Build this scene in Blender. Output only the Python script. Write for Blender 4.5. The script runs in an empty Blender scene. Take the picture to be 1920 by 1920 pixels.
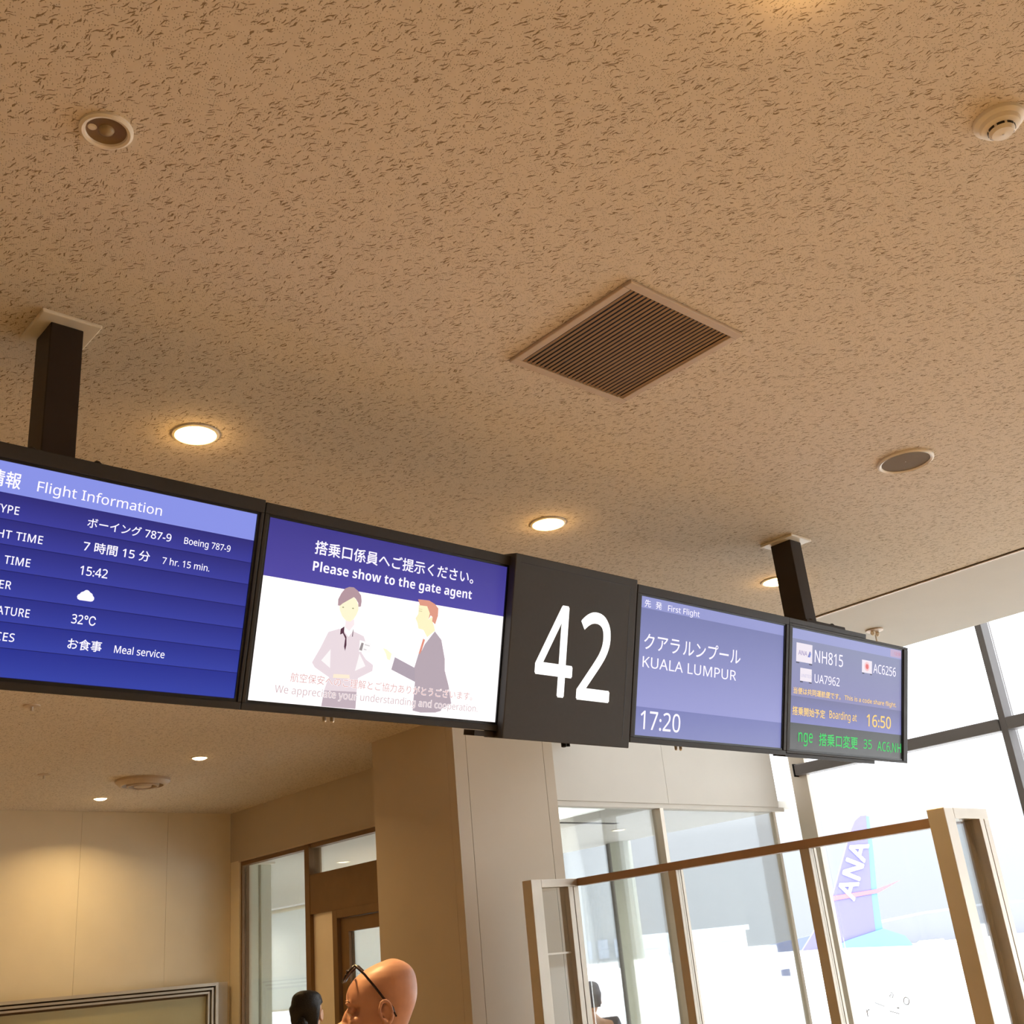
import bpy, bmesh, math, random
from mathutils import Vector, Matrix
random.seed(7)
S = bpy.context.scene
COL = S.collection

# ------------------------------------------------------------------ camera
R = ((0.7461478, -0.6595172, -0.0911069),
     (0.1904047, 0.3425082, -0.9200186),
     (0.637973, 0.6691227, 0.3811369))      # image right, image down, view direction
cam_d = bpy.data.cameras.new('camera')
cam = bpy.data.objects.new('camera', cam_d)
COL.objects.link(cam)
m = Matrix.Identity(4)
for i in range(3):
    m[i][0] = R[0][i]; m[i][1] = -R[1][i]; m[i][2] = -R[2][i]
m[2][3] = 1.65
cam.matrix_world = m
cam_d.sensor_width = 36; cam_d.sensor_height = 36
cam_d.lens = 2059.306 / 1920 * 36
cam_d.clip_start = 0.05; cam_d.clip_end = 3000
S.camera = cam

# ------------------------------------------------------------------ world, exposure
S.view_settings.view_transform = 'Standard'
S.view_settings.look = 'None'
S.view_settings.gamma = 1
S.view_settings.use_curve_mapping = False
S.view_settings.exposure = 0.0
w = bpy.data.worlds.new('overcast_sky'); S.world = w; w.use_nodes = True
nt = w.node_tree; nt.nodes.clear()
tc = nt.nodes.new('ShaderNodeTexCoord'); sx = nt.nodes.new('ShaderNodeSeparateXYZ')
rp = nt.nodes.new('ShaderNodeValToRGB'); bg = nt.nodes.new('ShaderNodeBackground'); ow = nt.nodes.new('ShaderNodeOutputWorld')
rp.color_ramp.elements[0].position = 0.0; rp.color_ramp.elements[0].color = (0.126, 0.132, 0.141, 1)
rp.color_ramp.elements[1].position = 1.0; rp.color_ramp.elements[1].color = (1.0, 1.0, 1.0, 1)
e = rp.color_ramp.elements.new(0.09); e.color = (0.142, 0.148, 0.157, 1)
e = rp.color_ramp.elements.new(0.22); e.color = (0.44, 0.45, 0.465, 1)
e = rp.color_ramp.elements.new(0.5); e.color = (0.80, 0.81, 0.83, 1)
nt.links.new(tc.outputs['Generated'], sx.inputs[0]); nt.links.new(sx.outputs['Z'], rp.inputs[0])
nt.links.new(rp.outputs[0], bg.inputs[0]); bg.inputs[1].default_value = 7.8
nt.links.new(bg.outputs[0], ow.inputs[0])
try:
    S.cycles.use_denoising = True
    S.cycles.max_bounces = 10; S.cycles.diffuse_bounces = 5; S.cycles.glossy_bounces = 3
    S.cycles.transparent_max_bounces = 24; S.cycles.caustics_reflective = False; S.cycles.caustics_refractive = False
    S.cycles.sample_clamp_indirect = 6.0
except Exception:
    pass

WARM = (1.0, 0.68, 0.30)
def down_light(name, x, y, z, power, size=0.12, spread=150, color=WARM):
    d = bpy.data.lights.new(name, 'AREA'); d.shape = 'DISK'; d.size = size; d.energy = power; d.color = color
    d.spread = math.radians(spread)
    o = bpy.data.objects.new(name, d); o.location = (x, y, z); COL.objects.link(o)
    return o
LAMPS = [(1.516, 3.09), (3.154, 3.09), (4.815, 3.09), (1.592, 0.690), (3.2, 0.60), (4.85, 0.60),
         (-0.1, 3.09), (-0.1, 0.60), (-1.7, 3.09), (-1.7, 0.6), (1.516, -1.9), (3.2, -1.9), (-0.1, -1.9), (4.85, -1.9),
         (-3.3, 3.09), (-3.3, 0.6), (1.516, 5.6), (-0.1, 5.6), (-1.7, 5.6), (2.0, 8.1), (0.2, 8.1), (1.9, 10.03), (0.1, 10.03)]  # last pair unseen, added as fill for the far wall
FARLAMPS = [(4.07, 8.11), (4.07, 10.03)]
for (x, y) in LAMPS:
    down_light('downlight_glow', x, y, 3.365, 8 if x < 0 else (12 if (x > 4.5 or y > 5) else 25), spread=84)
for (x, y) in FARLAMPS:
    down_light('downlight_glow', x, y, 3.365, 14, spread=140)

def side_glow(x, y, z, power, color=(1.0, 0.58, 0.20)):
    d = bpy.data.lights.new('lamp_side_glow', 'POINT'); d.energy = power; d.shadow_soft_size = 0.02; d.color = color
    o = bpy.data.objects.new('lamp_side_glow', d); o.location = (x, y, z); COL.objects.link(o)
for (x, y) in LAMPS[:4]:
    side_glow(x, y, 3.4 - 0.045, 0.6)
for (x, y) in FARLAMPS:
    side_glow(x, y, 3.4 - 0.045, 0.10)
for (x, y) in ((9.24, 8.50), (7.32, 11.03), (7.4, 14.0), (9.2, 17.5), (7.2, 8.8), (8.4, 19.0)):  # first two have fittings; the unseen rest are added to brighten the corridor
    down_light('corridor_light', x, y, 2.90, 38, color=(1.0, 0.95, 0.86))

# ------------------------------------------------------------------ materials
def lin(c):
    return tuple(((v / 255) / 12.92 if v / 255 <= 0.04045 else ((v / 255 + 0.055) / 1.055) ** 2.4) for v in c)
MATS = {}
def mat(name, rgb, rough=0.6, metal=0.0, noise=0.0, nscale=20, bump=0.0, spec=0.4):
    if name in MATS: return MATS[name]
    a = bpy.data.materials.new(name); a.use_nodes = True
    n = a.node_tree.nodes; l = a.node_tree.links; p = n['Principled BSDF']
    c = lin(rgb)
    p.inputs['Base Color'].default_value = (*c, 1); p.inputs['Roughness'].default_value = rough
    p.inputs['Metallic'].default_value = metal; p.inputs['Specular IOR Level'].default_value = spec
    if noise or bump:
        t = n.new('ShaderNodeTexCoord'); q = n.new('ShaderNodeTexNoise'); q.inputs['Scale'].default_value = nscale
        q.inputs['Detail'].default_value = 4
        l.new(t.outputs['Object'], q.inputs['Vector'])
        if noise:
            r = n.new('ShaderNodeValToRGB')
            r.color_ramp.elements[0].position = 0.3; r.color_ramp.elements[1].position = 0.7
            r.color_ramp.elements[0].color = (*[v * (1 - noise) for v in c], 1)
            r.color_ramp.elements[1].color = (*[min(1, v * (1 + noise)) for v in c], 1)
            l.new(q.outputs['Fac'], r.inputs[0]); l.new(r.outputs[0], p.inputs['Base Color'])
        if bump:
            b = n.new('ShaderNodeBump'); b.inputs['Strength'].default_value = bump; b.inputs['Distance'].default_value = 0.004
            l.new(q.outputs['Fac'], b.inputs['Height']); l.new(b.outputs[0], p.inputs['Normal'])
    MATS[name] = a
    return a
def emit(name, rgb, strength=1.0, base=(8, 8, 10), rough=0.35, top=None):
    """a lit screen or lamp surface; top = colour at its upper edge for a picture that grades on the screen"""
    if name in MATS: return MATS[name]
    a = bpy.data.materials.new(name); a.use_nodes = True
    n = a.node_tree.nodes; l = a.node_tree.links; p = n['Principled BSDF']
    p.inputs['Base Color'].default_value = (*lin(base), 1); p.inputs['Roughness'].default_value = rough
    p.inputs['Specular IOR Level'].default_value = 0.15
    p.inputs['Emission Color'].default_value = (*lin(rgb), 1); p.inputs['Emission Strength'].default_value = strength
    if top:
        t = n.new('ShaderNodeTexCoord'); s = n.new('ShaderNodeSeparateXYZ'); r = n.new('ShaderNodeValToRGB')
        l.new(t.outputs['Generated'], s.inputs[0]); l.new(s.outputs['Z'], r.inputs[0])
        r.color_ramp.elements[0].color = (*lin(rgb), 1); r.color_ramp.elements[1].color = (*lin(top), 1)
        l.new(r.outputs[0], p.inputs['Emission Color'])
    MATS[name] = a
    return a
def glass(name, tint=(0.96, 0.98, 0.98), refl=0.08):
    a = bpy.data.materials.new(name); a.use_nodes = True
    n = a.node_tree.nodes; l = a.node_tree.links; n.clear()
    o = n.new('ShaderNodeOutputMaterial'); t = n.new('ShaderNodeBsdfTransparent'); g = n.new('ShaderNodeBsdfGlossy')
    f = n.new('ShaderNodeFresnel'); f.inputs['IOR'].default_value = 1.4; x = n.new('ShaderNodeMixShader')
    mu = n.new('ShaderNodeMath'); mu.operation = 'MULTIPLY'; mu.inputs[1].default_value = refl / 0.04 * 0.5
    t.inputs[0].default_value = (*tint, 1); g.inputs['Roughness'].default_value = 0.02
    l.new(f.outputs[0], mu.inputs[0]); l.new(mu.outputs[0], x.inputs[0]); l.new(t.outputs[0], x.inputs[1]); l.new(g.outputs[0], x.inputs[2])
    l.new(x.outputs[0], o.inputs[0])
    return a

def ceiling_material():
    a = bpy.data.materials.new('fissured_mineral_ceiling'); a.use_nodes = True
    n = a.node_tree.nodes; l = a.node_tree.links; p = n['Principled BSDF']
    p.inputs['Roughness'].default_value = 0.95; p.inputs['Specular IOR Level'].default_value = 0.1
    tc = n.new('ShaderNodeTexCoord')
    wob = n.new('ShaderNodeTexNoise'); wob.inputs['Scale'].default_value = 38; wob.inputs['Detail'].default_value = 2
    l.new(tc.outputs['Object'], wob.inputs['Vector'])
    sub = n.new('ShaderNodeVectorMath'); sub.operation = 'SUBTRACT'; sub.inputs[1].default_value = (0.5, 0.5, 0.5)
    l.new(wob.outputs['Color'], sub.inputs[0])
    sc = n.new('ShaderNodeVectorMath'); sc.operation = 'SCALE'; sc.inputs['Scale'].default_value = 0.022
    l.new(sub.outputs[0], sc.inputs[0])
    add = n.new('ShaderNodeVectorMath'); l.new(tc.outputs['Object'], add.inputs[0]); l.new(sc.outputs[0], add.inputs[1])
    def cells(rot, sx_, sy_, thr, keep, soft, src):
        m0 = n.new('ShaderNodeMapping'); m0.inputs['Rotation'].default_value = (0, 0, rot); l.new(src, m0.inputs['Vector'])
        mp = n.new('ShaderNodeMapping'); mp.inputs['Scale'].default_value = (sx_, sy_, 0.0)
        l.new(m0.outputs[0], mp.inputs['Vector'])
        v = n.new('ShaderNodeTexVoronoi'); v.voronoi_dimensions = '2D'; v.inputs['Scale'].default_value = 1.0; v.inputs['Randomness'].default_value = 1.0
        l.new(mp.outputs[0], v.inputs['Vector'])
        mr = n.new('ShaderNodeMapRange'); mr.inputs['From Min'].default_value = thr; mr.inputs['From Max'].default_value = thr + soft
        mr.inputs['To Min'].default_value = 1; mr.inputs['To Max'].default_value = 0
        l.new(v.outputs['Distance'], mr.inputs['Value'])
        sp = n.new('ShaderNodeSeparateColor'); l.new(v.outputs['Color'], sp.inputs[0])
        g = n.new('ShaderNodeMath'); g.operation = 'LESS_THAN'; g.inputs[1].default_value = keep
        l.new(sp.outputs[0], g.inputs[0])
        o = n.new('ShaderNodeMath'); o.operation = 'MULTIPLY'; l.new(mr.outputs[0], o.inputs[0]); l.new(g.outputs[0], o.inputs[1])
        return o.outputs[0]
    f1 = cells(math.radians(-27), 125, 19, 0.15, 0.30, 0.08, add.outputs[0])
    f2 = cells(math.radians(-52), 130, 24, 0.14, 0.22, 0.08, add.outputs[0])
    f3 = cells(math.radians(-2), 125, 26, 0.14, 0.20, 0.08, add.outputs[0])
    f4 = cells(0.3, 200, 180, 0.18, 0.34, 0.14, tc.outputs['Object'])
    def mx(a_, b_):
        q = n.new('ShaderNodeMath'); q.operation = 'MAXIMUM'; l.new(a_, q.inputs[0]); l.new(b_, q.inputs[1]); return q.outputs[0]
    h4 = n.new('ShaderNodeMath'); h4.operation = 'MULTIPLY'; h4.inputs[1].default_value = 0.65; l.new(f4, h4.inputs[0])
    allf = mx(mx(mx(f1, f2), f3), h4.outputs[0])
    big = n.new('ShaderNodeTexNoise'); big.inputs['Scale'].default_value = 60; l.new(tc.outputs['Object'], big.inputs['Vector'])
    base = n.new('ShaderNodeValToRGB'); base.color_ramp.elements[0].color = (0.66, 0.585, 0.48, 1); base.color_ramp.elements[1].color = (0.74, 0.66, 0.55, 1)
    l.new(big.outputs['Fac'], base.inputs[0])
    mix = n.new('ShaderNodeMix'); mix.data_type = 'RGBA'
    mix.inputs['B'].default_value = (0.27, 0.205, 0.125, 1)
    l.new(base.outputs[0], mix.inputs['A']); l.new(allf, mix.inputs['Factor'])
    l.new(mix.outputs['Result'], p.inputs['Base Color'])
    inv = n.new('ShaderNodeMath'); inv.operation = 'MULTIPLY'; inv.inputs[1].default_value = 1.0; l.new(allf, inv.inputs[0])
    b = n.new('ShaderNodeBump'); b.inputs['Strength'].default_value = 0.5; b.inputs['Distance'].default_value = 0.003; b.invert = True
    l.new(inv.outputs[0], b.inputs['Height']); l.new(b.outputs[0], p.inputs['Normal'])
    return a

def blind_material():
    if 'blind_fabric' in MATS: return MATS['blind_fabric']
    a = bpy.data.materials.new('blind_fabric'); a.use_nodes = True
    n = a.node_tree.nodes; l = a.node_tree.links; n.clear()
    o = n.new('ShaderNodeOutputMaterial'); d = n.new('ShaderNodeBsdfDiffuse'); t = n.new('ShaderNodeBsdfTranslucent'); x = n.new('ShaderNodeMixShader')
    d.inputs[0].default_value = (0.75, 0.76, 0.72, 1); t.inputs[0].default_value = (0.80, 0.83, 0.82, 1); x.inputs[0].default_value = 0.55
    l.new(d.outputs[0], x.inputs[1]); l.new(t.outputs[0], x.inputs[2]); l.new(x.outputs[0], o.inputs[0])
    MATS['blind_fabric'] = a
    return a
M_CEIL = ceiling_material()
M_SOFFIT = mat('painted_soffit', (204, 202, 196), 0.9, noise=0.02, nscale=3)
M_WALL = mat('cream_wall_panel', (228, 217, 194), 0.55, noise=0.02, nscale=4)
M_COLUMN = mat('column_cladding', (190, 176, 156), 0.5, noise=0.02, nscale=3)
M_PALE = mat('pale_wall_panel', (202, 196, 187), 0.6, noise=0.015, nscale=3)
M_GREEN = mat('pale_green_cladding', (206, 210, 196), 0.6, noise=0.02, nscale=3)
M_FLOOR = mat('tan_carpet', (172, 152, 124), 0.95, noise=0.15, nscale=60, bump=0.4)
M_CORR = mat('grey_corridor_floor', (170, 170, 168), 0.8, noise=0.05, nscale=20)
M_STEEL = mat('brushed_steel_frame', (206, 196, 182), 0.38, 0.65, noise=0.03, nscale=6)
M_STEELD = mat('grey_window_aluminium', (186, 182, 176), 0.5, 0.15, noise=0.03, nscale=6)
M_STEELK = mat('dark_window_aluminium', (112, 108, 108), 0.5, 0.2, noise=0.03, nscale=6)
M_BRONZE = mat('bronze_frame', (122, 92, 58), 0.5, 0.2, noise=0.05, nscale=8)
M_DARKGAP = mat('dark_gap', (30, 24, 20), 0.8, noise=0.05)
M_HOUS = mat('charcoal_housing', (46, 43, 42), 0.55, 0.1, noise=0.06, nscale=60)
M_GATE = mat('graphite_sign_face', (62, 60, 58), 0.6, 0.1, noise=0.04, nscale=80)
M_BLACK = mat('black_gasket', (10, 10, 11), 0.4, noise=0.1)
M_POST = mat('dark_bronze_post', (44, 34, 28), 0.5, 0.2, noise=0.08, nscale=20)
M_WHITE = mat('white_plastic', (228, 220, 204), 0.45, noise=0.02)
M_VENT = mat('vent_aluminium', (196, 178, 158), 0.5, 0.1, noise=0.04, nscale=30)
M_FIN = mat('vent_fin_metal', (176, 152, 124), 0.5, 0.1, noise=0.05, nscale=30)
M_MESH = mat('speaker_mesh', (112, 92, 62), 0.8, 0.1, noise=0.25, nscale=900)
M_SKIN = mat('skin', (196, 146, 122), 0.45, noise=0.06, nscale=30, bump=0.1)
M_SKIN2 = mat('fair_skin', (226, 184, 156), 0.5, noise=0.03, nscale=30)
M_HAIR = mat('black_hair', (22, 17, 15), 0.5, noise=0.3, nscale=160, bump=0.6)
M_FRAMEG = mat('dark_spectacle_frame', (34, 14, 14), 0.25, noise=0.1)
M_SHIRT = mat('navy_shirt', (46, 52, 74), 0.85, noise=0.1, nscale=200)
M_SHIRT2 = mat('grey_jacket', (120, 122, 130), 0.85, noise=0.1, nscale=200)
M_TROU = mat('dark_trousers', (40, 40, 46), 0.9, noise=0.1, nscale=200)
M_SHOE = mat('black_shoe', (18, 18, 18), 0.4, noise=0.1)
M_LENS = glass('spectacle_lens', (0.85, 0.8, 0.78), 0.2)
M_GLASS = glass('clear_glass', (0.985, 0.995, 0.992), 0.05)
M_GLASSW = glass('window_glass', (0.98, 0.99, 0.995), 0.04)
M_LAMP = emit('lamp_glow', (255, 196, 120), 22, base=(255, 240, 220))
M_LAMPW = emit('lamp_glow_far', (255, 226, 184), 9, base=(255, 240, 220))
M_LAMPV = emit('corridor_lamp_glow', (255, 246, 214), 3, base=(255, 240, 220))

# ------------------------------------------------------------------ building helpers
class MB:
    def __init__(s): s.b = bmesh.new()
    def box(s, x0, x1, y0, y1, z0, z1):
        return s.hexa([(x0, y0, z0), (x1, y0, z0), (x1, y1, z0), (x0, y1, z0), (x0, y0, z1), (x1, y0, z1), (x1, y1, z1), (x0, y1, z1)])
    def hexa(s, p):
        v = [s.b.verts.new(q) for q in p]
        for f in ((3, 2, 1, 0), (4, 5, 6, 7), (0, 1, 5, 4), (1, 2, 6, 5), (2, 3, 7, 6), (3, 0, 4, 7)):
            s.b.faces.new([v[i] for i in f])
        return s
    def lathe(s, c, prof, n=40, axis='Z', cap=True):
        """prof = (radius, height) pairs"""
        rings = []
        for r, h in prof:
            ring = []
            for k in range(n):
                t = 2 * math.pi * k / n
                a, b = r * math.cos(t), r * math.sin(t)
                q = {'Z': (a, b, h), 'X': (h, a, b), 'Y': (b, h, a)}[axis]
                ring.append(s.b.verts.new((c[0] + q[0], c[1] + q[1], c[2] + q[2])))
            rings.append(ring)
        for i in range(len(rings) - 1):
            for k in range(n):
                s.b.faces.new((rings[i][k], rings[i][(k + 1) % n], rings[i + 1][(k + 1) % n], rings[i + 1][k]))
        if cap:
            s.b.faces.new(rings[0][::-1]); s.b.faces.new(rings[-1])
        return s
    def tube(s, pts, r, n=10):
        pts = [Vector(p) for p in pts]; rings = []
        for i, p in enumerate(pts):
            d = (pts[min(i + 1, len(pts) - 1)] - pts[max(i - 1, 0)]).normalized()
            up = Vector((0, 0, 1)) if abs(d.z) < 0.9 else Vector((1, 0, 0))
            a = d.cross(up).normalized(); b = d.cross(a)
            rr = r[i] if isinstance(r, (list, tuple)) else r
            rings.append([s.b.verts.new(p + (a * math.cos(2 * math.pi * k / n) + b * math.sin(2 * math.pi * k / n)) * rr) for k in range(n)])
        for i in range(len(rings) - 1):
            for k in range(n):
                s.b.faces.new((rings[i][k], rings[i][(k + 1) % n], rings[i + 1][(k + 1) % n], rings[i + 1][k]))
        s.b.faces.new(rings[0][::-1]); s.b.faces.new(rings[-1])
        return s
    def prism(s, poly, d):
        """poly = list of 3-D points of one flat outline, extruded by vector d"""
        d = Vector(d); a = [s.b.verts.new(p) for p in poly]; b = [s.b.verts.new(Vector(p) + d) for p in poly]
        s.b.faces.new(a[::-1]); s.b.faces.new(b)
        for i in range(len(a)):
            j = (i + 1) % len(a); s.b.faces.new((a[i], a[j], b[j], b[i]))
        return s
    def poly(s, pts):
        s.b.faces.new([s.b.verts.new(p) for p in pts]); return s
    def build(s, name, material, parent=None, smooth=False, bevel=0, label=None, tri=False):
        bmesh.ops.recalc_face_normals(s.b, faces=s.b.faces)
        if tri: bmesh.ops.triangulate(s.b, faces=s.b.faces)
        me = bpy.data.meshes.new(name); s.b.to_mesh(me); s.b.free()
        return link(name, me, material, parent, smooth, bevel, label)
def origin_of(o):
    v = Vector((0, 0, 0))
    while o is not None:
        v += o.location; o = o.parent
    return v
def link(name, me, material, parent=None, smooth=False, bevel=0, label=None):
    if material: me.materials.clear(); me.materials.append(material)
    if parent is not None:
        me.transform(Matrix.Translation(-origin_of(parent)))
    if smooth:
        for p in me.polygons: p.use_smooth = True
        try: me.set_sharp_from_angle(angle=math.radians(35))
        except Exception: pass
    o = bpy.data.objects.new(name, me); COL.objects.link(o)
    if parent is not None: o.parent = parent
    if bevel:
        b = o.modifiers.new('bevel', 'BEVEL'); b.width = bevel; b.segments = 2; b.limit_method = 'ANGLE'
    if label: o['label'] = label
    return o
def thing(name, loc, label, cat, group=None):
    o = bpy.data.objects.new(name, None); COL.objects.link(o); o.location = loc; o.empty_display_size = 0.1
    o['label'] = label; o['category'] = cat
    if group: o['group'] = group
    return o
def tag(o, label, cat, group=None):
    o['label'] = label; o['category'] = cat
    if group: o['group'] = group
    return o
def struct(o, label=None):
    o['kind'] = 'structure'
    if label: o['label'] = label
    return o
def frame_empty(name, loc, label=None):
    o = bpy.data.objects.new(name, None); COL.objects.link(o); o.location = loc; o.empty_display_size = 0.1
    return struct(o, label)
def dup(root, loc, label, group=None):
    r = root.copy(); COL.objects.link(r); r.location = loc; r['label'] = label
    if group: r['group'] = group
    for ch in list(root.children):
        c = ch.copy(); COL.objects.link(c); c.parent = r
        for g in ch.children:
            d = g.copy(); COL.objects.link(d); d.parent = c
    return r

# ------------------------------------------------------------------ room shell
struct(MB().box(-6, 10.3, -5, 24, -0.1, 0).build('floor', M_FLOOR), 'tan carpeted lounge floor')
CB = MB(); CB.box(-6, 5.615, -5, 6.8, 3.4, 3.46); CB.box(-6, 5.80, 6.8, 10.80, 3.4, 3.46)
struct(CB.build('ceiling', M_CEIL), 'warm beige fissured mineral ceiling over the lounge')
struct(MB().box(5.665, 6.88, -5, 6.8, 3.4, 3.46).build('ceiling_smooth_soffit', M_SOFFIT), 'smooth pale soffit between the fissured ceiling and the windows')
struct(MB().box(6.88, 10.3, -5, 6.8, 5.6, 5.7).build('ceiling_high', M_SOFFIT), 'high ceiling strip above the window wall')
struct(MB().box(6.86, 6.92, -5, 6.8, 3.46, 5.7).build('wall_upstand', M_SOFFIT), 'upstand above the soffit edge')
struct(MB().box(5.80, 10.3, 6.92, 24, 2.93, 3.0).build('ceiling_corridor', M_SOFFIT), 'pale low ceiling of the glazed corridor')
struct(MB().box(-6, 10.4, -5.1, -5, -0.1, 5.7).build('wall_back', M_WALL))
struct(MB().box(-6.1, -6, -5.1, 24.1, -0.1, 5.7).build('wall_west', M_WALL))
struct(MB().box(5.70, 5.80, 10.86, 24, 0, 3.0).build('wall_corridor_west', M_GREEN))
struct(MB().box(5.9, 10.2, 6.92, 24, 0, 0.01).build('floor_corridor', mat('pale_corridor_floor', (214, 214, 208), 0.5, noise=0.04, nscale=10)))
struct(MB().box(5.8, 10.4, 24, 24.1, -0.1, 3.0).build('wall_corridor_end', M_GREEN))
# trim between the two ceilings: a metal strip, shadow gaps either side painted as flush dark strips
struct(MB().box(5.624, 5.644, -5, 6.2, 3.392, 3.40).build('trim_1', M_VENT), 'metal strip between fissured ceiling and smooth soffit')
t2 = MB(); t2.box(5.644, 5.665, -5, 6.2, 3.3985, 3.41); t2.box(5.615, 5.624, -5, 6.2, 3.3985, 3.41); t2.box(5.60, 5.68, -5, 6.8, 3.462, 3.48); struct(t2.build('trim_2', M_DARKGAP), 'flush dark strips standing in for shadow gaps beside the metal ceiling strip')
# far wall behind the agents: panels with joints
wf = frame_empty('wall_far', (0, 10.76, 0), 'cream panelled wall below the far downlights')
MB().box(-6, 5.78, 10.775, 10.85, 0, 3.42).build('backing', M_DARKGAP, wf)
edges = [5.765, 5.07, 4.20, 3.33, 2.46, 1.59, 0.72, -0.15, -1.02, -1.89, -2.76, -3.63, -4.5, -5.37, -6]
for a_, b_ in zip(edges[1:], edges[:-1]):
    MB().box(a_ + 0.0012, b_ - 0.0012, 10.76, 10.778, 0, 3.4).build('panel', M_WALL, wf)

# ------------------------------------------------------------------ column
cl = frame_empty('column', (5.61, 6.73, 0), 'square clad column between the lounge and the glazed corridor')
MB().box(5.125, 6.095, 6.235, 7.225, 0, 3.4).build('core', M_DARKGAP, cl)
for a_, b_ in ((5.11, 5.229), (5.233, 6.005), (6.009, 6.11)):
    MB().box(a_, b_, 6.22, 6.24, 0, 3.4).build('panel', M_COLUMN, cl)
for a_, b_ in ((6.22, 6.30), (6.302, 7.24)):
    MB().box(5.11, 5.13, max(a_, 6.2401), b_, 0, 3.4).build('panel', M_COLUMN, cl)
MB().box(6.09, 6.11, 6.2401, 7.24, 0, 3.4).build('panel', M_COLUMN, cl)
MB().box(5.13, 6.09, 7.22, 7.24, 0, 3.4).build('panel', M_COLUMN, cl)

# ------------------------------------------------------------------ screen wall above the corridor glazing (y = 6.8)
pw = frame_empty('wall_over_glazing', (6.1, 6.8, 2.92), 'pale two-panel wall above the corridor glazing')
MB().box(6.12, 9.84, 6.815, 6.90, 2.92, 5.6).build('backing', M_DARKGAP, pw)
for a_, b_ in ((6.11, 8.118), (8.122, 9.85)):
    MB().box(a_, b_, 6.8, 6.82, 2.915, 5.6).build('panel', M_PALE, pw)
# glazing below it
g1 = frame_empty('window_1', (6.11, 6.84, 0), 'glazed corridor screen beside the column')
MB().box(6.11, 9.95, 6.81, 6.90, 2.872, 2.915).build('head_rail', M_PALE, g1, bevel=0.002)
for x0, x1, y0 in ((7.98, 8.03, 6.80), (9.80, 9.84, 6.85)):
    MB().box(x0, x1, y0, 6.90, 0, 2.872).build('mullion', M_STEEL, g1, bevel=0.002)
MB().box(8.035, 8.05, 6.83, 6.90, 0, 2.872).build('gasket', M_BLACK, g1)
for x0, x1 in ((6.11, 7.98), (8.05, 9.80)):
    MB().box(x0, x1, 6.855, 6.865, 0, 2.872).build('pane', M_GLASS, g1)

# ------------------------------------------------------------------ outer window wall (x = 10)
def mullion_wall(name, x, ys, z1, label, w_=0.062, depth=0.2):
    f = frame_empty(name, (x, ys[0], 0), label)
    for y in ys:
        MB().box(x - depth * 0.5, x + depth * 0.5, y - w_ / 2, y + w_ / 2, 0, z1).build('mullion', M_STEELK, f, bevel=0.003)
    return f
g2 = mullion_wall('window_2', 10.05, [4.345, 2.13, -0.08, -2.3, -4.5], 5.6, 'tall outer window wall with bright sky outside')
MB().box(10.0, 10.06, 6.50, 6.69, 0, 5.6).build('corner_post', M_STEEL, g2, bevel=0.004)
for y0, y1 in ((4.38, 6.50), (2.165, 4.31), (-0.045, 2.095), (-2.265, -0.115), (-4.465, -2.335)):
    MB().box(9.93, 10.07, y0, y1 + (0.09 if y1 > 6 else 0), 3.20, 3.31).build('transom', M_STEELK, g2, bevel=0.01)
    MB().box(10.095, 10.105, y0, y1, 0.02, 5.58).build('pane', M_GLASSW, g2)
MB().box(9.925, 10.075, 6.59, 6.60, 3.19, 3.32).build('end_cap', M_BLACK, g2)
# corridor outer windows
g3 = frame_empty('window_3', (10.25, 6.9, 0), 'outer windows of the corridor with thick pale posts')
for y0, y1, ma in ((9.56, 9.63, M_STEELK), (9.34, 9.56, M_GREEN), (12.7, 12.76, M_STEELD), (12.5, 12.7, M_GREEN), (16.0, 16.06, M_STEELD), (15.8, 16.0, M_GREEN), (19.2, 19.4, M_GREEN)):
    MB().box(10.2, 10.34, y0, y1, 0, 2.93).build('post', ma, g3, bevel=0.003)
for y0, y1 in ((6.72, 9.34), (9.62, 12.5), (12.76, 15.8), (16.06, 19.2), (19.4, 24)):
    MB().box(10.27, 10.28, y0, y1, 0.0, 2.93).build('pane', M_GLASSW, g3)
struct(MB().box(10.055, 10.28, 6.69, 6.72, 0, 5.7).build('trim_3', M_STEELD))
# corridor ceiling details
struct(MB().box(7.9, 8.75, 8.03, 8.09, 2.925, 2.93).build('trim_4', M_DARKGAP), 'dark ceiling slot in the corridor')
sl = MB().box(6.9, 7.68, 7.2, 7.8, 2.918, 2.93).build('ceiling_panel_light', emit('panel_light', (236, 244, 238), 0.9, base=(240, 240, 235)))
tag(sl, 'pale square ceiling panel light inside the glazed corridor', 'ceiling light')

# ------------------------------------------------------------------ bulkhead and glazed entrance (x = 5.765)
bh = frame_empty('wall_bulkhead', (5.765, 9.0, 2.9), 'beige bulkhead above the corridor entrance glazing')
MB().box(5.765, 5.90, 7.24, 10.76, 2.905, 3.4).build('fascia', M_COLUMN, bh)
MB().box(5.757, 5.90, 7.24, 10.58, 2.890, 2.905).build('edge_trim', M_VENT, bh)
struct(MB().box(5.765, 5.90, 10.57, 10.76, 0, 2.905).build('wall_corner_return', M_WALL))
g4 = frame_empty('window_4', (5.8, 10.0, 0), 'floor to ceiling clear glazing beside the far corner')
MB().box(5.78, 5.86, 7.24, 10.57, 2.852, 2.89).build('head_rail', M_BRONZE, g4)
MB().box(5.78, 5.86, 10.545, 10.57, 0, 2.852).build('jamb', M_BRONZE, g4)
MB().box(5.76, 5.90, 9.25, 9.33, 0, 2.89).build('mullion', M_BRONZE, g4, bevel=0.002)
MB().box(5.81, 5.82, 9.33, 10.545, 0, 2.852).build('pane', M_GLASS, g4)
MB().box(5.81, 5.82, 7.24, 9.25, 2.61, 2.852).build('pane', M_GLASS, g4)
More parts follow.
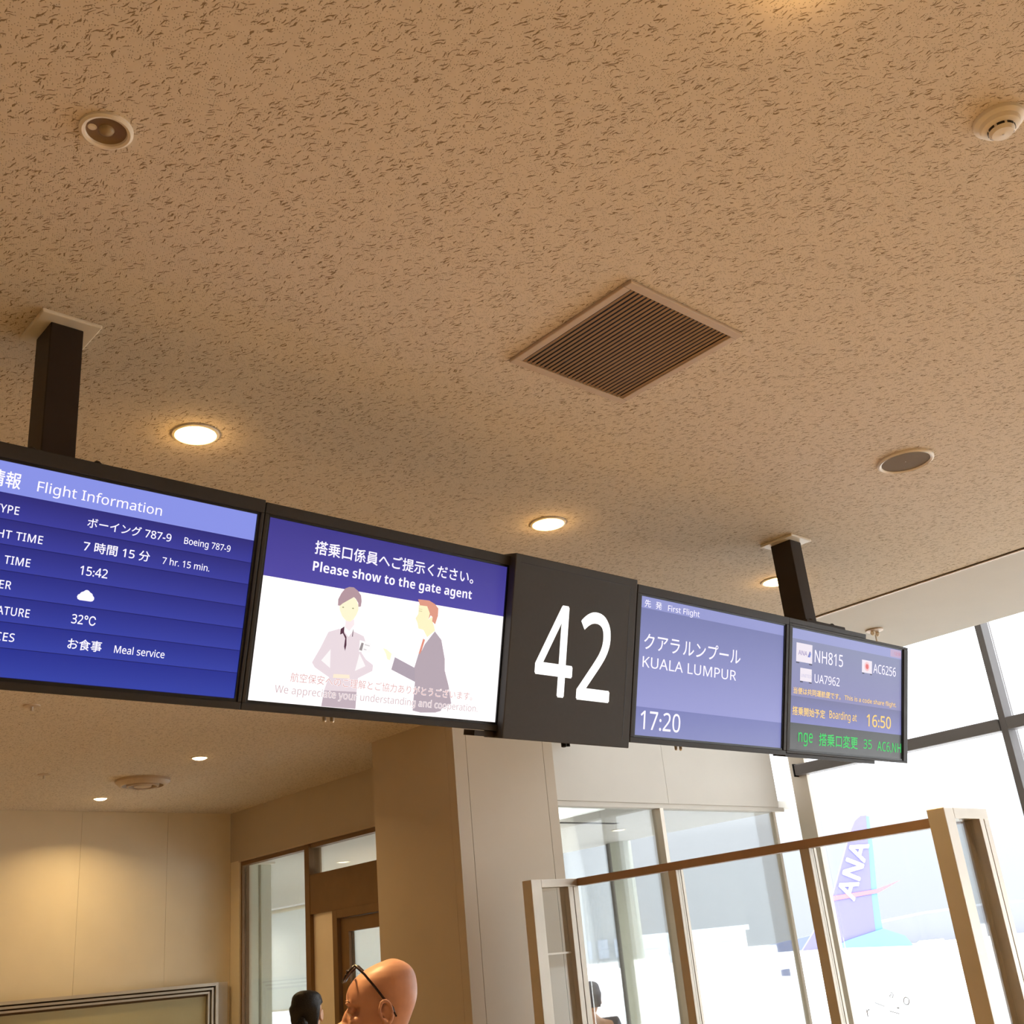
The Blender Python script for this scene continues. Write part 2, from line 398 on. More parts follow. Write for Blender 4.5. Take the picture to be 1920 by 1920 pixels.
MB().box(5.765, 5.89, 7.24, 9.25, 2.262, 2.61).build('spandrel_panel', M_BRONZE, g4)
MB().box(5.80, 5.86, 8.875, 9.25, 0, 2.262).build('side_panel', mat('pale_side_panel', (240, 226, 206), 0.35, 0.2, noise=0.06, nscale=2), g4)
d1 = frame_empty('door_1', (5.8, 8.3, 0), 'bronze framed glazed door beside the bald man')
MB().box(5.755, 5.89, 8.80, 8.875, 0, 2.262).build('jamb', M_BRONZE, d1, bevel=0.003)
MB().box(5.755, 5.89, 7.24, 8.80, 2.19, 2.262).build('head', M_BRONZE, d1, bevel=0.003)
lf = MB(); lf.box(5.79, 5.85, 8.67, 8.79, 0.02, 2.185); lf.box(5.79, 5.85, 7.6, 8.67, 2.07, 2.185); lf.box(5.79, 5.85, 7.5, 7.6, 0.02, 2.185); lf.box(5.79, 5.85, 7.6, 8.67, 0.02, 0.2)
leaf = lf.build('door_leaf', M_BRONZE, d1)
MB().box(5.815, 5.825, 7.6, 8.67, 0.2, 2.07).build('pane', M_GLASS, leaf)
# fluted pillar just inside the glazing
fp = thing('fluted_pillar', (6.05, 10.85, 0), 'pale green fluted pillar casing behind the corner glazing', 'pillar')
for k, (a_, b_) in enumerate(((5.90, 5.935), (5.94, 6.10), (6.115, 6.13), (6.135, 6.25))):
    MB().box(a_, b_, 10.76 + 0.02 * (k % 2), 11.1, 0.02, 2.885).build('flute', M_GREEN, fp, bevel=0.004)
MB().box(5.90, 6.25, 10.70, 11.1, 2.885, 2.905).build('cap', M_WHITE, fp)
# pale roller blind screens hanging deep in the corridor
for k, (y0, y1) in enumerate(((12.8, 15.7), (16.1, 19.1))):
    bl = thing('roller_blind', (10.1, y0, 1.5), ('pale roller blind lowered over the nearer corridor window' if k == 0 else 'pale roller blind lowered over the farther corridor window'), 'blind')
    MB().box(10.12, 10.125, y0 + 0.02, y1 - 0.02, 1.35, 2.84).build('fabric', blind_material(), bl)
    MB().lathe((10.12, y0, 2.87), [(0.03, 0), (0.03, y1 - y0)], 14, 'Y').build('roller', M_WHITE, bl)
    MB().box(10.11, 10.135, y0 + 0.02, y1 - 0.02, 1.33, 1.35).build('bottom_bar', M_WHITE, bl)

# ------------------------------------------------------------------ recessed notice case on the far wall
nc = thing('notice_case', (4.3, 10.7, 0.9), 'wide wall case with stepped pale frame and olive panel under the wall glow', 'notice case')
MB().box(5.595, 5.71, 10.70, 10.76, 0.45, 1.774).build('side_strip', M_PALE, nc, bevel=0.003)
for k, (o_, t_, y_) in enumerate(((0.0, 0.028, 10.66), (0.042, 0.02, 10.675), (0.076, 0.018, 10.69))):
    fr = MB(); x1 = 5.59 - o_; z1 = 1.774 - o_
    fr.box(0.6 + o_, x1, y_, 10.76, z1 - t_, z1); fr.box(x1 - t_, x1, y_, 10.76, 0.45 + o_, z1 - t_)
    fr.box(0.6 + o_, x1 - t_, y_, 10.76, 0.45 + o_, 0.45 + o_ + t_); fr.box(0.6 + o_, 0.6 + o_ + t_, y_, 10.76, 0.45 + o_ + t_, z1 - t_)
    fr.build('frame_step', M_STEEL, nc)
MB().box(0.6, 5.59, 10.735, 10.76, 0.45, 1.77).build('gap_backing', M_BRONZE, nc)
MB().box(0.69, 5.49, 10.722, 10.736, 0.56, 1.66).build('panel', mat('olive_panel', (176, 168, 132), 0.5, noise=0.03, nscale=3), nc)

# ------------------------------------------------------------------ ceiling fittings
L_ROOM = [('brightest warm round downlight between the left post and the left display', (1.516, 3.09)),
          ('warm round downlight above the numbered gate sign', (3.154, 3.09)),
          ('warm round downlight half hidden by the right support post', (4.815, 3.09))]
def downlight(loc, label, lampmat, r=0.062, group=None):
    t = thing('downlight', (loc[0], loc[1], 3.4), label, 'ceiling light', group)
    MB().lathe((loc[0], loc[1], 3.4), [(r + 0.012, 0), (r + 0.011, -0.005), (r + 0.003, -0.007), (r, -0.003), (r, 0)], 48, cap=False).build('trim_ring', M_WHITE, t, smooth=True)
    MB().lathe((loc[0], loc[1], 3.4), [(r, -0.0015), (r * 0.95, -0.008), (r * 0.75, -0.014), (r * 0.4, -0.019), (0.004, -0.021)], 48).build('lens', lampmat, t, smooth=True)
    return t
DLG = 'downlights recessed in the lounge ceiling'
dl0 = downlight(L_ROOM[0][1], L_ROOM[0][0], M_LAMP, 0.066, DLG)
for lab, (x, y) in L_ROOM[1:]: dup(dl0, (x, y, 3.4), lab)
dup(dl0, (1.592, 0.690, 3.4), 'warm downlight just beyond the upper edge of the picture')
dlf = downlight(FARLAMPS[0], 'small pale downlight right of the round ceiling diffuser', M_LAMPW, 0.055, DLG)
dup(dlf, (FARLAMPS[1][0], FARLAMPS[1][1], 3.4), 'small pale downlight nearest the far cream wall')
for (x, y), lab in (((9.24, 8.50), 'small yellowish downlight in the corridor seen over the portal rail'), ((7.32, 11.03), 'small downlight in the corridor seen through the transom pane')):
    t = thing('downlight', (x, y, 2.93), lab, 'ceiling light', 'downlights in the corridor ceiling')
    MB().lathe((x, y, 2.93), [(0.085, 0), (0.083, -0.006), (0.072, -0.006), (0.07, 0)], 32, cap=False).build('trim_ring', M_WHITE, t, smooth=True)
    MB().lathe((x, y, 2.93), [(0.07, -0.001), (0.04, -0.008), (0.004, -0.01)], 32).build('lens', M_LAMPV, t, smooth=True)
# recessed sensor
c = (0.705, 1.889, 3.4)
t = thing('recessed_sensor', c, 'round recessed white-rimmed sensor near the upper left corner', 'ceiling sensor')
MB().lathe(c, [(0.056, 0), (0.056, -0.006), (0.050, -0.010), (0.044, -0.008), (0.041, -0.001)], 56, cap=False).build('rim', M_WHITE, t, smooth=True)
MB().lathe(c, [(0.042, -0.0035), (0.036, -0.001), (0.002, -0.0007)], 48, cap=False).build('cup', mat('sensor_cup', (120, 96, 60), 0.35, noise=0.1, nscale=40), t, smooth=True)
MB().lathe(c, [(0.017, -0.001), (0.015, -0.006), (0.009, -0.010), (0.002, -0.012)], 32).build('eye', mat('sensor_eye', (150, 130, 96), 0.3, noise=0.05), t, smooth=True)
MB().lathe((c[0] - 0.028, c[1] + 0.008, c[2]), [(0.010, -0.001), (0.007, -0.004), (0.001, -0.005)], 24).build('reflector', M_WHITE, t, smooth=True)
# smoke detector
c = (2.352, 0.666, 3.4)
t = thing('smoke_detector', c, 'white domed smoke detector with dark slots near the upper right corner', 'smoke detector')
MB().lathe(c, [(0.058, 0), (0.058, -0.010), (0.054, -0.014), (0.047, -0.016), (0.044, -0.026), (0.034, -0.030), (0.002, -0.031)], 56, cap=False).build('body', M_WHITE, t, smooth=True)
MB().lathe(c, [(0.030, -0.030), (0.030, -0.036), (0.024, -0.044), (0.002, -0.046)], 40, cap=False).build('dome', M_WHITE, t, smooth=True)
for k in range(8):
    a0 = 2 * math.pi * k / 8 + 0.1
    s_ = MB()
    pts = []
    for a_ in (a0, a0 + 0.14, a0 + 0.28, a0 + 0.42, a0 + 0.56):
        pts.append((math.cos(a_), math.sin(a_)))
    for i in range(4):
        (x0, y0), (x1, y1) = pts[i], pts[i + 1]
        s_.hexa([(c[0] + x0 * .0285, c[1] + y0 * .0285, c[2] - .036), (c[0] + x1 * .0285, c[1] + y1 * .0285, c[2] - .036), (c[0] + x1 * .0315, c[1] + y1 * .0315, c[2] - .036), (c[0] + x0 * .0315, c[1] + y0 * .0315, c[2] - .036),
                 (c[0] + x0 * .0285, c[1] + y0 * .0285, c[2] - .030), (c[0] + x1 * .0285, c[1] + y1 * .0285, c[2] - .030), (c[0] + x1 * .0315, c[1] + y1 * .0315, c[2] - .030), (c[0] + x0 * .0315, c[1] + y0 * .0315, c[2] - .030)])
    s_.build('slot', M_BLACK, t)
# ceiling speaker
c = (4.003, 1.862, 3.4)
t = thing('ceiling_speaker', c, 'flat round ceiling speaker with white ring and brown mesh', 'speaker')
MB().lathe(c, [(0.112, 0), (0.112, -0.007), (0.104, -0.012), (0.096, -0.008), (0.094, -0.002)], 64, cap=False).build('ring', M_WHITE, t, smooth=True)
MB().lathe(c, [(0.0945, -0.006), (0.05, -0.007), (0.002, -0.007)], 64, cap=False).build('mesh_grille', M_MESH, t, smooth=True)
# air vent
vx0, vx1, vy0, vy1 = 2.094, 2.609, 1.621, 2.142
t = thing('air_vent', ((vx0 + vx1) / 2, (vy0 + vy1) / 2, 3.4), 'square slatted air vent in the middle of the fissured ceiling', 'vent')
w_ = 0.028
for a_ in ((vx0, vx1, vy0, vy0 + w_), (vx0, vx1, vy1 - w_, vy1), (vx0, vx0 + w_, vy0 + w_, vy1 - w_), (vx1 - w_, vx1, vy0 + w_, vy1 - w_)):
    MB().box(a_[0], a_[1], a_[2], a_[3], 3.388, 3.4).build('frame_side', M_VENT, t, bevel=0.003)
MB().box(vx0 + w_, vx1 - w_, vy0 + w_, vy1 - w_, 3.399, 3.3995).build('dark_backing', M_BLACK, t)
nf = 26; pitch = (vx1 - vx0 - 2 * w_) / nf
for k in range(nf):
    x = vx0 + w_ + pitch * (k + 0.5)
    MB().hexa([(x + 0.0030, vy0 + w_, 3.3885), (x + 0.0040, vy0 + w_, 3.3895), (x + 0.0040, vy1 - w_, 3.3895), (x + 0.0030, vy1 - w_, 3.3885),
               (x - 0.0022, vy0 + w_, 3.3925), (x - 0.0014, vy0 + w_, 3.3935), (x - 0.0014, vy1 - w_, 3.3935), (x - 0.0022, vy1 - w_, 3.3925)]).build('slat', M_FIN, t)
# round diffuser on the far ceiling
c = (4.05, 9.10, 3.4)
t = thing('ceiling_diffuser', c, 'stepped round ceiling diffuser between two small downlights', 'ceiling diffuser')
MB().lathe(c, [(0.225, 0), (0.225, -0.02), (0.19, -0.05), (0.17, -0.052), (0.165, -0.02)], 48, cap=False).build('outer_cone', M_VENT, t, smooth=True)
MB().lathe(c, [(0.14, -0.02), (0.13, -0.058), (0.115, -0.060), (0.11, -0.02)], 48, cap=False).build('middle_cone', M_VENT, t, smooth=True)
MB().lathe(c, [(0.085, -0.02), (0.07, -0.06), (0.002, -0.064)], 40, cap=False).build('centre_cone', M_VENT, t, smooth=True)
MB().lathe(c, [(0.16, -0.012), (0.002, -0.013)], 40, cap=False).build('dark_throat', M_DARKGAP, t)
# sprinklers
def sprinkler(x, y, lab, z=3.4, pend=0.035, r=0.045):
    t = thing('sprinkler_head', (x, y, z), lab, 'sprinkler', 'sprinkler heads')
    MB().lathe((x, y, z), [(r, 0), (r * 0.95, -0.006), (r * 0.5, -0.009), (r * 0.3, -0.009)], 28).build('rosette', M_VENT, t, smooth=True)
    MB().lathe((x, y, z), [(0.009, -0.008), (0.008, -pend)], 16).build('nozzle', M_STEEL, t, smooth=True)
    MB().lathe((x, y, z), [(0.016, -pend), (0.018, -pend - 0.003), (0.002, -pend - 0.004)], 20).build('deflector', M_STEEL, t, smooth=True)
    return t
sprinkler(3.198, 9.023, 'sprinkler head left of the round ceiling diffuser', r=0.05)
sprinkler(2.336, 6.882, 'sprinkler head just below the left display edge', r=0.05)
t = thing('soffit_hook', (6.27, 3.385, 3.4), 'small hanging fitting with thin stem above the right display', 'ceiling fitting')
MB().lathe((6.27, 3.385, 3.4), [(0.055, 0), (0.054, -0.008), (0.03, -0.012)], 32).build('rosette', M_VENT, t, smooth=True)
for s_ in (-1, 1):
    MB().lathe((6.27 + 0.026 * s_, 3.385, 3.4), [(0.010, -0.010), (0.016, -0.022), (0.012, -0.036), (0.003, -0.042)], 16).build('clip', M_WHITE, t, smooth=True)
MB().tube([(6.27, 3.385, 3.39), (6.271, 3.385, 3.16)], 0.004, 8).build('stem', M_STEEL, t)

# ------------------------------------------------------------------ display row
US = Vector((0, -0.24935, 0.96841)); NF = Vector((0, -0.96841, -0.24935)); O0 = Vector((0, 2.696, 2.397))
def T(x, s, d=0.0):
    return O0 + Vector((x, 0, 0)) + US * s + NF * d
def tbox(mb, x0, x1, s0, s1, d0, d1):
    mb.hexa([T(x0, s0, d0), T(x1, s0, d0), T(x1, s0, d1), T(x0, s0, d1), T(x0, s1, d0), T(x1, s1, d0), T(x1, s1, d1), T(x0, s1, d1)])
    return mb
def rect(name, x0, x1, s0, s1, d, material, parent, label=None):
    return MB().poly([T(x0, s0, d), T(x1, s0, d), T(x1, s1, d), T(x0, s1, d)]).build(name, material, parent, label=label)
def shape(name, pts, d, material, parent):
    return MB().poly([T(x, s, d) for x, s in pts]).build(name, material, parent, tri=True)
def sans(body, heavy=False):
    out = ''
    for ch in body:
        if 'A' <= ch <= 'Z': out += chr((0x1D5D4 if heavy else 0x1D5A0) + ord(ch) - 65)
        elif 'a' <= ch <= 'z': out += chr((0x1D5EE if heavy else 0x1D5BA) + ord(ch) - 97)
        elif '0' <= ch <= '9': out += chr((0x1D7EC if heavy else 0x1D7E2) + ord(ch) - 48)
        else: out += ch
    return out
def raw_text(body, bold=0.0, res=3, spacing=1.0, heavy=False):
    body = sans(body, heavy)
    me = plain_text(body, res, spacing)
    if bold <= 0: return me
    b = bmesh.new()
    ring = [(bold, 0), (-bold, 0), (0, bold), (0, -bold)] if bold < 0.02 else [(bold * math.cos(k * math.pi / 4), bold * math.sin(k * math.pi / 4)) for k in range(8)]
    for i, (dx, dy) in enumerate(ring):
        n0 = len(b.verts); b.from_mesh(me); b.verts.ensure_lookup_table()
        for v in b.verts[n0:]: v.co.x += dx; v.co.y += dy
    b.to_mesh(me); b.free()
    return me
def plain_text(body, res=3, spacing=1.0):
    c = bpy.data.curves.new('t', 'FONT'); c.body = body; c.size = 1; c.resolution_u = res; c.space_word = 1.0; c.space_character = spacing
    o = bpy.data.objects.new('t', c); COL.objects.link(o)
    dg = bpy.context.evaluated_depsgraph_get(); dg.update()
    me = bpy.data.meshes.new_from_object(o.evaluated_get(dg))
    bpy.data.objects.remove(o); bpy.data.curves.remove(c)
    return me
def extent(me, k):
    v = [p.co[k] for p in me.vertices]; return min(v), max(v)
_cap = extent(raw_text('H'), 1)[1]; _cj = extent(raw_text('報'), 1)
def text(body, x0, x1, s0, h, material, parent, bold=0.0, cjk=False, d=0.0014, name='lettering', res=3, halo=None, halo_w=0.03, spacing=1.0, heavy=False):
    me0 = raw_text(body, bold, res, spacing, heavy); a_, b_ = extent(me0, 0)
    kx = (x1 - x0) / (b_ - a_)
    if cjk: ky = h / (_cj[1] - _cj[0]); off = _cj[0]
    else: ky = h / _cap; off = 0
    def place(me, dd, nm, ma):
        for v in me.vertices:
            v.co = T(x0 + (v.co.x - a_) * kx, s0 + (v.co.y - off) * ky, dd)
        return link(nm, me, ma, parent)
    if halo:
        place(raw_text(body, bold + halo_w, 2, spacing), d - 0.0004, 'lettering_outline', halo)
    return place(me0, d, name, material)

TW = emit('text_white', (244, 238, 252), 1.15)
TY = emit('text_amber', (248, 206, 116), 1.1)
TG = emit('text_green', (64, 216, 104), 1.0)
def monitor(name, x0, x1, lab, right_extra=0.02, left_extra=0.02, top=0.557, bot=-0.028):
    t = thing('flight_display', T((x0 + x1) / 2, -0.03, -0.03), lab, 'display')
    xl, xr = x0 - left_extra, x1 + right_extra
    h = MB(); tbox(h, xl, xr, bot, top, -0.060, -0.004); h.build('housing', M_HOUS, t, bevel=0.003)
    for (a_, b_, c_, d_) in ((xl, xr, 0.525, top), (xl, xr, bot, -0.008), (xl, x0 - 0.007, -0.008, 0.525), (x1 + 0.007, xr, -0.008, 0.525)):
        tbox(MB(), a_, b_, c_, d_, -0.004, 0.010).build('bezel', M_HOUS, t, bevel=0.002)
    for (a_, b_, c_, d_) in ((x0 - 0.007, x1 + 0.007, 0.518, 0.525), (x0 - 0.007, x1 + 0.007, -0.008, 0.0), (x0 - 0.007, x0, 0, 0.518), (x1, x1 + 0.007, 0, 0.518)):
        tbox(MB(), a_, b_, c_, d_, -0.004, 0.005).build('gasket', M_BLACK, t)
    for xx in (x0 + 0.3 * (x1 - x0), x0 + 0.33 * (x1 - x0)):
        p = T(xx, bot, -0.03)
        MB().lathe(p, [(0.006, 0.002), (0.006, -0.012), (0.004, -0.016)], 10).build('lock_screw', M_STEEL, t)
    return t
# display 1 : flight information table
D1 = monitor('flight_display', 0.542, 1.451, 'leftmost display with blue flight information table in white text', 0.018, 0.02, 0.562)
rect('header_band', 0.542, 1.451, 0.442, 0.518, 0, emit('s1_header', (138, 148, 232), 1.0), D1)
RB = [0.442, 0.377, 0.316, 0.2535, 0.192, 0.131, 0.0696, 0.0]
for i in range(7):
    rect('table_row', 0.542, 1.451, RB[i + 1] + 0.0015, RB[i], 0, emit('s1_row%d' % i, (60 - i, 62 + i, 156 + i * 2), 1.0, top=(46 - i, 44 + i, 120 + i * 4)), D1)
    rect('row_line', 0.542, 1.451, RB[i + 1], RB[i + 1] + 0.0015, 0.0002, emit('s1_line', (28, 28, 92), 1.0), D1)
text('Flight Information', 0.848, 1.173, 0.4600, 0.0255, TW, D1, 0.004)
text('出発便情報', 0.622, 0.808, 0.455, 0.040, TW, D1, 0.012, cjk=True)
for lab_, x1_, s_, n_ in (('AIRCRAFT TYPE', 0.815, 0.393, 13), ('FLIGHT TIME', 0.8815, 0.332, 11), ('LOCAL TIME', 0.861, 0.271, 10), ('WEATHER', 0.8258, 0.2107, 7), ('TEMPERATURE', 0.879, 0.149, 11), ('SERVICES', 0.8534, 0.087, 8)):
    wd = {'AIRCRAFT TYPE': 0.19, 'FLIGHT TIME': 0.168, 'LOCAL TIME': 0.15, 'WEATHER': 0.118, 'TEMPERATURE': 0.172, 'SERVICES': 0.120}[lab_]
    text(lab_, x1_ - wd, x1_, s_, 0.0195, TW, D1, 0.010, spacing=1.08)
text('ボーイング 787-9', 0.983, 1.209, 0.3935, 0.026, TW, D1, 0.010, cjk=True)
text('Boeing 787-9', 1.246, 1.383, 0.3975, 0.0175, TW, D1, 0.008)
text('7 時間 15 分', 0.982, 1.158, 0.3325, 0.027, TW, D1, 0.012, cjk=True)
text('7 hr. 15 min.', 1.193, 1.329, 0.3340, 0.0175, TW, D1, 0.008)
text('15:42', 0.983, 1.054, 0.2725, 0.0225, TW, D1, 0.010)
text('32℃', 0.981, 1.042, 0.1492, 0.0225, TW, D1, 0.010)
text('お食事', 0.981, 1.067, 0.085, 0.027, TW, D1, 0.012, cjk=True)
text('Meal service', 1.100, 1.2355, 0.088, 0.0185, TW, D1, 0.008)
cp = []
for cx, cy, rr, a0, a1 in ((0.9935, 0.2165, 0.0080, 90, 270), (1.0, 0.222, 0.0085, 170, 110), (1.0085, 0.2275, 0.0088, 150, 30), (1.017, 0.2225, 0.008, 80, 0), (1.0215, 0.2165, 0.0080, 60, -90)):
    for k in range(5):
        a_ = math.radians(a0 + (a1 - a0) * k / 4 if a0 != 90 else 270 - (270 - 90) * k / 4)
        cp.append((cx + rr * math.cos(a_), cy + rr * math.sin(a_)))
shape('cloud_symbol', cp, 0.0014, TW, D1)
# display 2 : security notice with two illustrated figures
D2 = monitor('flight_display', 1.491, 2.399, 'display left of the gate sign showing a white notice with two drawn figures', 0.022, 0.02)
rect('white_field', 1.491, 2.399, 0, 0.350, 0, emit('s2_white', (255, 250, 250), 1.25), D2)
rect('header_band', 1.491, 2.399, 0.350, 0.518, 0, emit('s2_band', (82, 74, 164), 1.0, top=(64, 58, 140)), D2)
for nm, pts, rgb, st in (
    ('drawn_jacket', [(1.727, 0.217), (1.706, 0.168), (1.683, 0.123), (1.694, 0.11), (1.746, 0.086), (1.739, 0.066), (1.734, 0.047), (1.847, 0.052), (1.847, 0.093), (1.896, 0.119), (1.896, 0.137), (1.868, 0.151), (1.85, 0.169), (1.862, 0.201), (1.852, 0.219), (1.812, 0.23), (1.798, 0.211), (1.784, 0.224), (1.763, 0.231)], (236, 220, 226), 1),
    ('drawn_gap', [(1.741, 0.168), (1.713, 0.132), (1.746, 0.113)], (255, 250, 250), 2),
    ('drawn_gap', [(1.843, 0.166), (1.833, 0.113), (1.869, 0.131)], (255, 250, 250), 2),
    ('drawn_skirt', [(1.734, 0.047), (1.847, 0.052), (1.849, 0.002), (1.73, 0.001)], (196, 178, 188), 2),
    ('drawn_neck', [(1.782, 0.26), (1.798, 0.256), (1.811, 0.266), (1.814, 0.249), (1.799, 0.228), (1.782, 0.237)], (252, 236, 238), 1),
    ('drawn_face', [(1.754, 0.301), (1.763, 0.306), (1.801, 0.331), (1.813, 0.323), (1.822, 0.307), (1.823, 0.294), (1.818, 0.28), (1.81, 0.266), (1.798, 0.256), (1.782, 0.258), (1.768, 0.269), (1.758, 0.285)], (255, 248, 212), 2),
    ('drawn_hair', [(1.749, 0.298), (1.748, 0.317), (1.757, 0.337), (1.768, 0.352), (1.782, 0.359), (1.798, 0.36), (1.814, 0.352), (1.827, 0.339), (1.831, 0.322), (1.83, 0.306), (1.822, 0.304), (1.819, 0.316), (1.81, 0.326), (1.802, 0.331), (1.782, 0.318), (1.764, 0.306), (1.757, 0.299)], (182, 152, 160), 3),
    ('drawn_scarf', [(1.768, 0.214), (1.768, 0.231), (1.78, 0.24), (1.781, 0.221), (1.791, 0.21), (1.794, 0.186), (1.791, 0.168), (1.786, 0.181), (1.787, 0.205), (1.777, 0.219)], (92, 56, 74), 2),
    ('drawn_scarf', [(1.811, 0.235), (1.813, 0.234), (1.813, 0.213), (1.81, 0.213)], (120, 96, 108), 2),
    ('drawn_card', [(1.839, 0.206), (1.883, 0.201), (1.88, 0.17), (1.84, 0.171)], (255, 252, 252), 2),
    ('drawn_card_chip', [(1.846, 0.199), (1.854, 0.198), (1.85, 0.175), (1.84, 0.177)], (158, 148, 150), 3),
    ('drawn_card_line', [(1.858, 0.196), (1.876, 0.194), (1.876, 0.191), (1.858, 0.193)], (216, 210, 212), 3),
    ('drawn_card_line', [(1.856, 0.182), (1.866, 0.181), (1.866, 0.178), (1.856, 0.179)], (216, 210, 212), 3),
    ('drawn_hand', [(1.76, 0.097), (1.815, 0.1), (1.818, 0.089), (1.759, 0.086)], (255, 238, 214), 2),
    ('drawn_suit', [(2.118, 0.266), (2.147, 0.242), (2.167, 0.184), (2.171, 0.148), (2.193, 0.099), (2.209, 0.046), (2.172, 0.027), (2.17, 0.02), (2.147, 0.013), (2.091, 0.009), (2.059, 0.013), (2.058, 0.101), (2.05, 0.142), (2.063, 0.193), (2.074, 0.201), (2.083, 0.221)], (184, 168, 178), 1),
    ('drawn_sleeve', [(1.973, 0.169), (2.052, 0.144), (2.058, 0.101), (1.964, 0.13)], (178, 164, 176), 2),
    ('drawn_tie', [(2.074, 0.238), (2.082, 0.235), (2.074, 0.204), (2.067, 0.188), (2.062, 0.191)], (230, 150, 132), 2),
    ('drawn_face', [(2.045, 0.341), (2.078, 0.342), (2.09, 0.329), (2.092, 0.313), (2.087, 0.299), (2.102, 0.311), (2.105, 0.296), (2.112, 0.283), (2.118, 0.268), (2.089, 0.244), (2.072, 0.265), (2.052, 0.267), (2.046, 0.284), (2.037, 0.297), (2.046, 0.312)], (255, 246, 200), 2),
    ('drawn_hair', [(2.04, 0.358), (2.058, 0.359), (2.084, 0.36), (2.108, 0.352), (2.123, 0.34), (2.124, 0.317), (2.116, 0.288), (2.103, 0.296), (2.103, 0.31), (2.095, 0.314), (2.088, 0.3), (2.091, 0.32), (2.078, 0.341), (2.049, 0.34)], (226, 156, 134), 3),
    ('drawn_hand', [(1.925, 0.192), (1.94, 0.189), (1.96, 0.178), (1.956, 0.157), (1.945, 0.16), (1.938, 0.176)], (255, 252, 214), 2),
    ('drawn_eye', [(1.764, 0.2955), (1.768, 0.298), (1.772, 0.2955), (1.768, 0.293)], (176, 172, 130), 3),
    ('drawn_eye', [(1.799, 0.297), (1.803, 0.2995), (1.807, 0.297), (1.803, 0.2945)], (176, 172, 130), 3),
    ('drawn_eye', [(2.047, 0.323), (2.060, 0.323), (2.060, 0.321), (2.047, 0.321)], (220, 206, 160), 3),
    ('drawn_eye', [(2.047, 0.329), (2.060, 0.329), (2.060, 0.3275), (2.047, 0.3275)], (220, 206, 160), 3)):
    shape(nm, pts, 0.0004 * st, emit('art_%d_%d_%d' % rgb, rgb, 1.0), D2)
text('搭乗口係員へご提示ください。', 1.650, 2.256, 0.4385, 0.040, TW, D2, 0.014, cjk=True)
text('Please show to the gate agent', 1.650, 2.255, 0.3880, 0.0285, TW, D2, 0.0, heavy=True)
HW = emit('text_halo', (255, 250, 250), 1.25)
text('航空保安へのご理解とご協力ありがとうございます。', 1.618, 2.292, 0.062, 0.026, emit('text_rose', (222, 172, 170), 1.0), D2, 0.0, cjk=True, d=0.0022, halo=HW)
text('We appreciate your understanding and cooperation.', 1.572, 2.318, 0.0275, 0.0210, emit('text_rose_grey', (212, 186, 190), 1.0), D2, 0.0, d=0.0022, halo=HW)
# gate number sign
GS = thing('gate_number_sign', T(2.71, -0.05, 0), 'dark square gate sign with glowing white number 42', 'sign')
tbox(MB(), 2.404, 3.013, -0.050, 0.566, -0.060, 0.037).build('housing', M_GATE, GS, bevel=0.003)
tbox(MB(), 2.975, 2.978, -0.022, 0.538, 0.0365, 0.0376).build('seam', M_BLACK, GS)
tbox(MB(), 2.425, 2.978, 0.5355, 0.538, 0.0365, 0.0376).build('seam', M_BLACK, GS)
tbox(MB(), 2.315, 2.404, -0.048, -0.030, -0.055, 0.0).build('rear_bracket', M_POST, GS)
M42 = emit('sign_digit_glow', (255, 252, 248), 1.5)
text('4', 2.524, 2.701, 0.1065, 0.306, M42, GS, 0.010, d=0.0385, name='digit', res=10)
text('2', 2.727, 2.893, 0.1065, 0.301, M42, GS, 0.010, d=0.0385, name='digit', res=10)
MB().lathe(T(2.72, -0.050, 0.0), [(0.010, 0.002), (0.010, -0.012), (0.006, -0.014)], 12).build('lock_screw', M_BLACK, GS)
MB().lathe(T(2.742, -0.050, 0.0), [(0.006, 0.002), (0.006, -0.010)], 12).build('lock_screw', M_BLACK, GS)
# display 4 : destination
D4 = monitor('flight_display', 3.076, 3.994, 'display right of the gate sign naming the destination Kuala Lumpur', 0.026, 0.03)
rect('body_field', 3.076, 3.994, 0.105, 0.4745, 0, emit('s4_body', (150, 152, 208), 1.0, top=(116, 120, 172)), D4)
rect('low_band', 3.076, 3.994, 0.0, 0.105, 0, emit('s4_low', (134, 138, 190), 1.0, top=(118, 122, 180)), D4)
rect('header_band', 3.076, 3.994, 0.4745, 0.518, 0, emit('s4_head', (146, 150, 206), 1.0), D4)
text('先', 3.097, 3.1330, 0.4790, 0.0285, TW, D4, 0.004, cjk=True); text('発', 3.1600, 3.1955, 0.4790, 0.0285, TW, D4, 0.004, cjk=True)
text('First Flight', 3.232, 3.4235, 0.4805, 0.0220, TW, D4, 0.004)
text('クアラ', 3.105, 3.312, 0.318, 0.064, TW, D4, 0.006, cjk=True); text('ルンプール', 3.332, 3.697, 0.318, 0.064, TW, D4, 0.006, cjk=True)
text('KUALA LUMPUR', 3.102, 3.672, 0.2525, 0.040, TW, D4, 0.002)
text('17:20', 3.107, 3.335, 0.0240, 0.0675, TW, D4, 0.004)
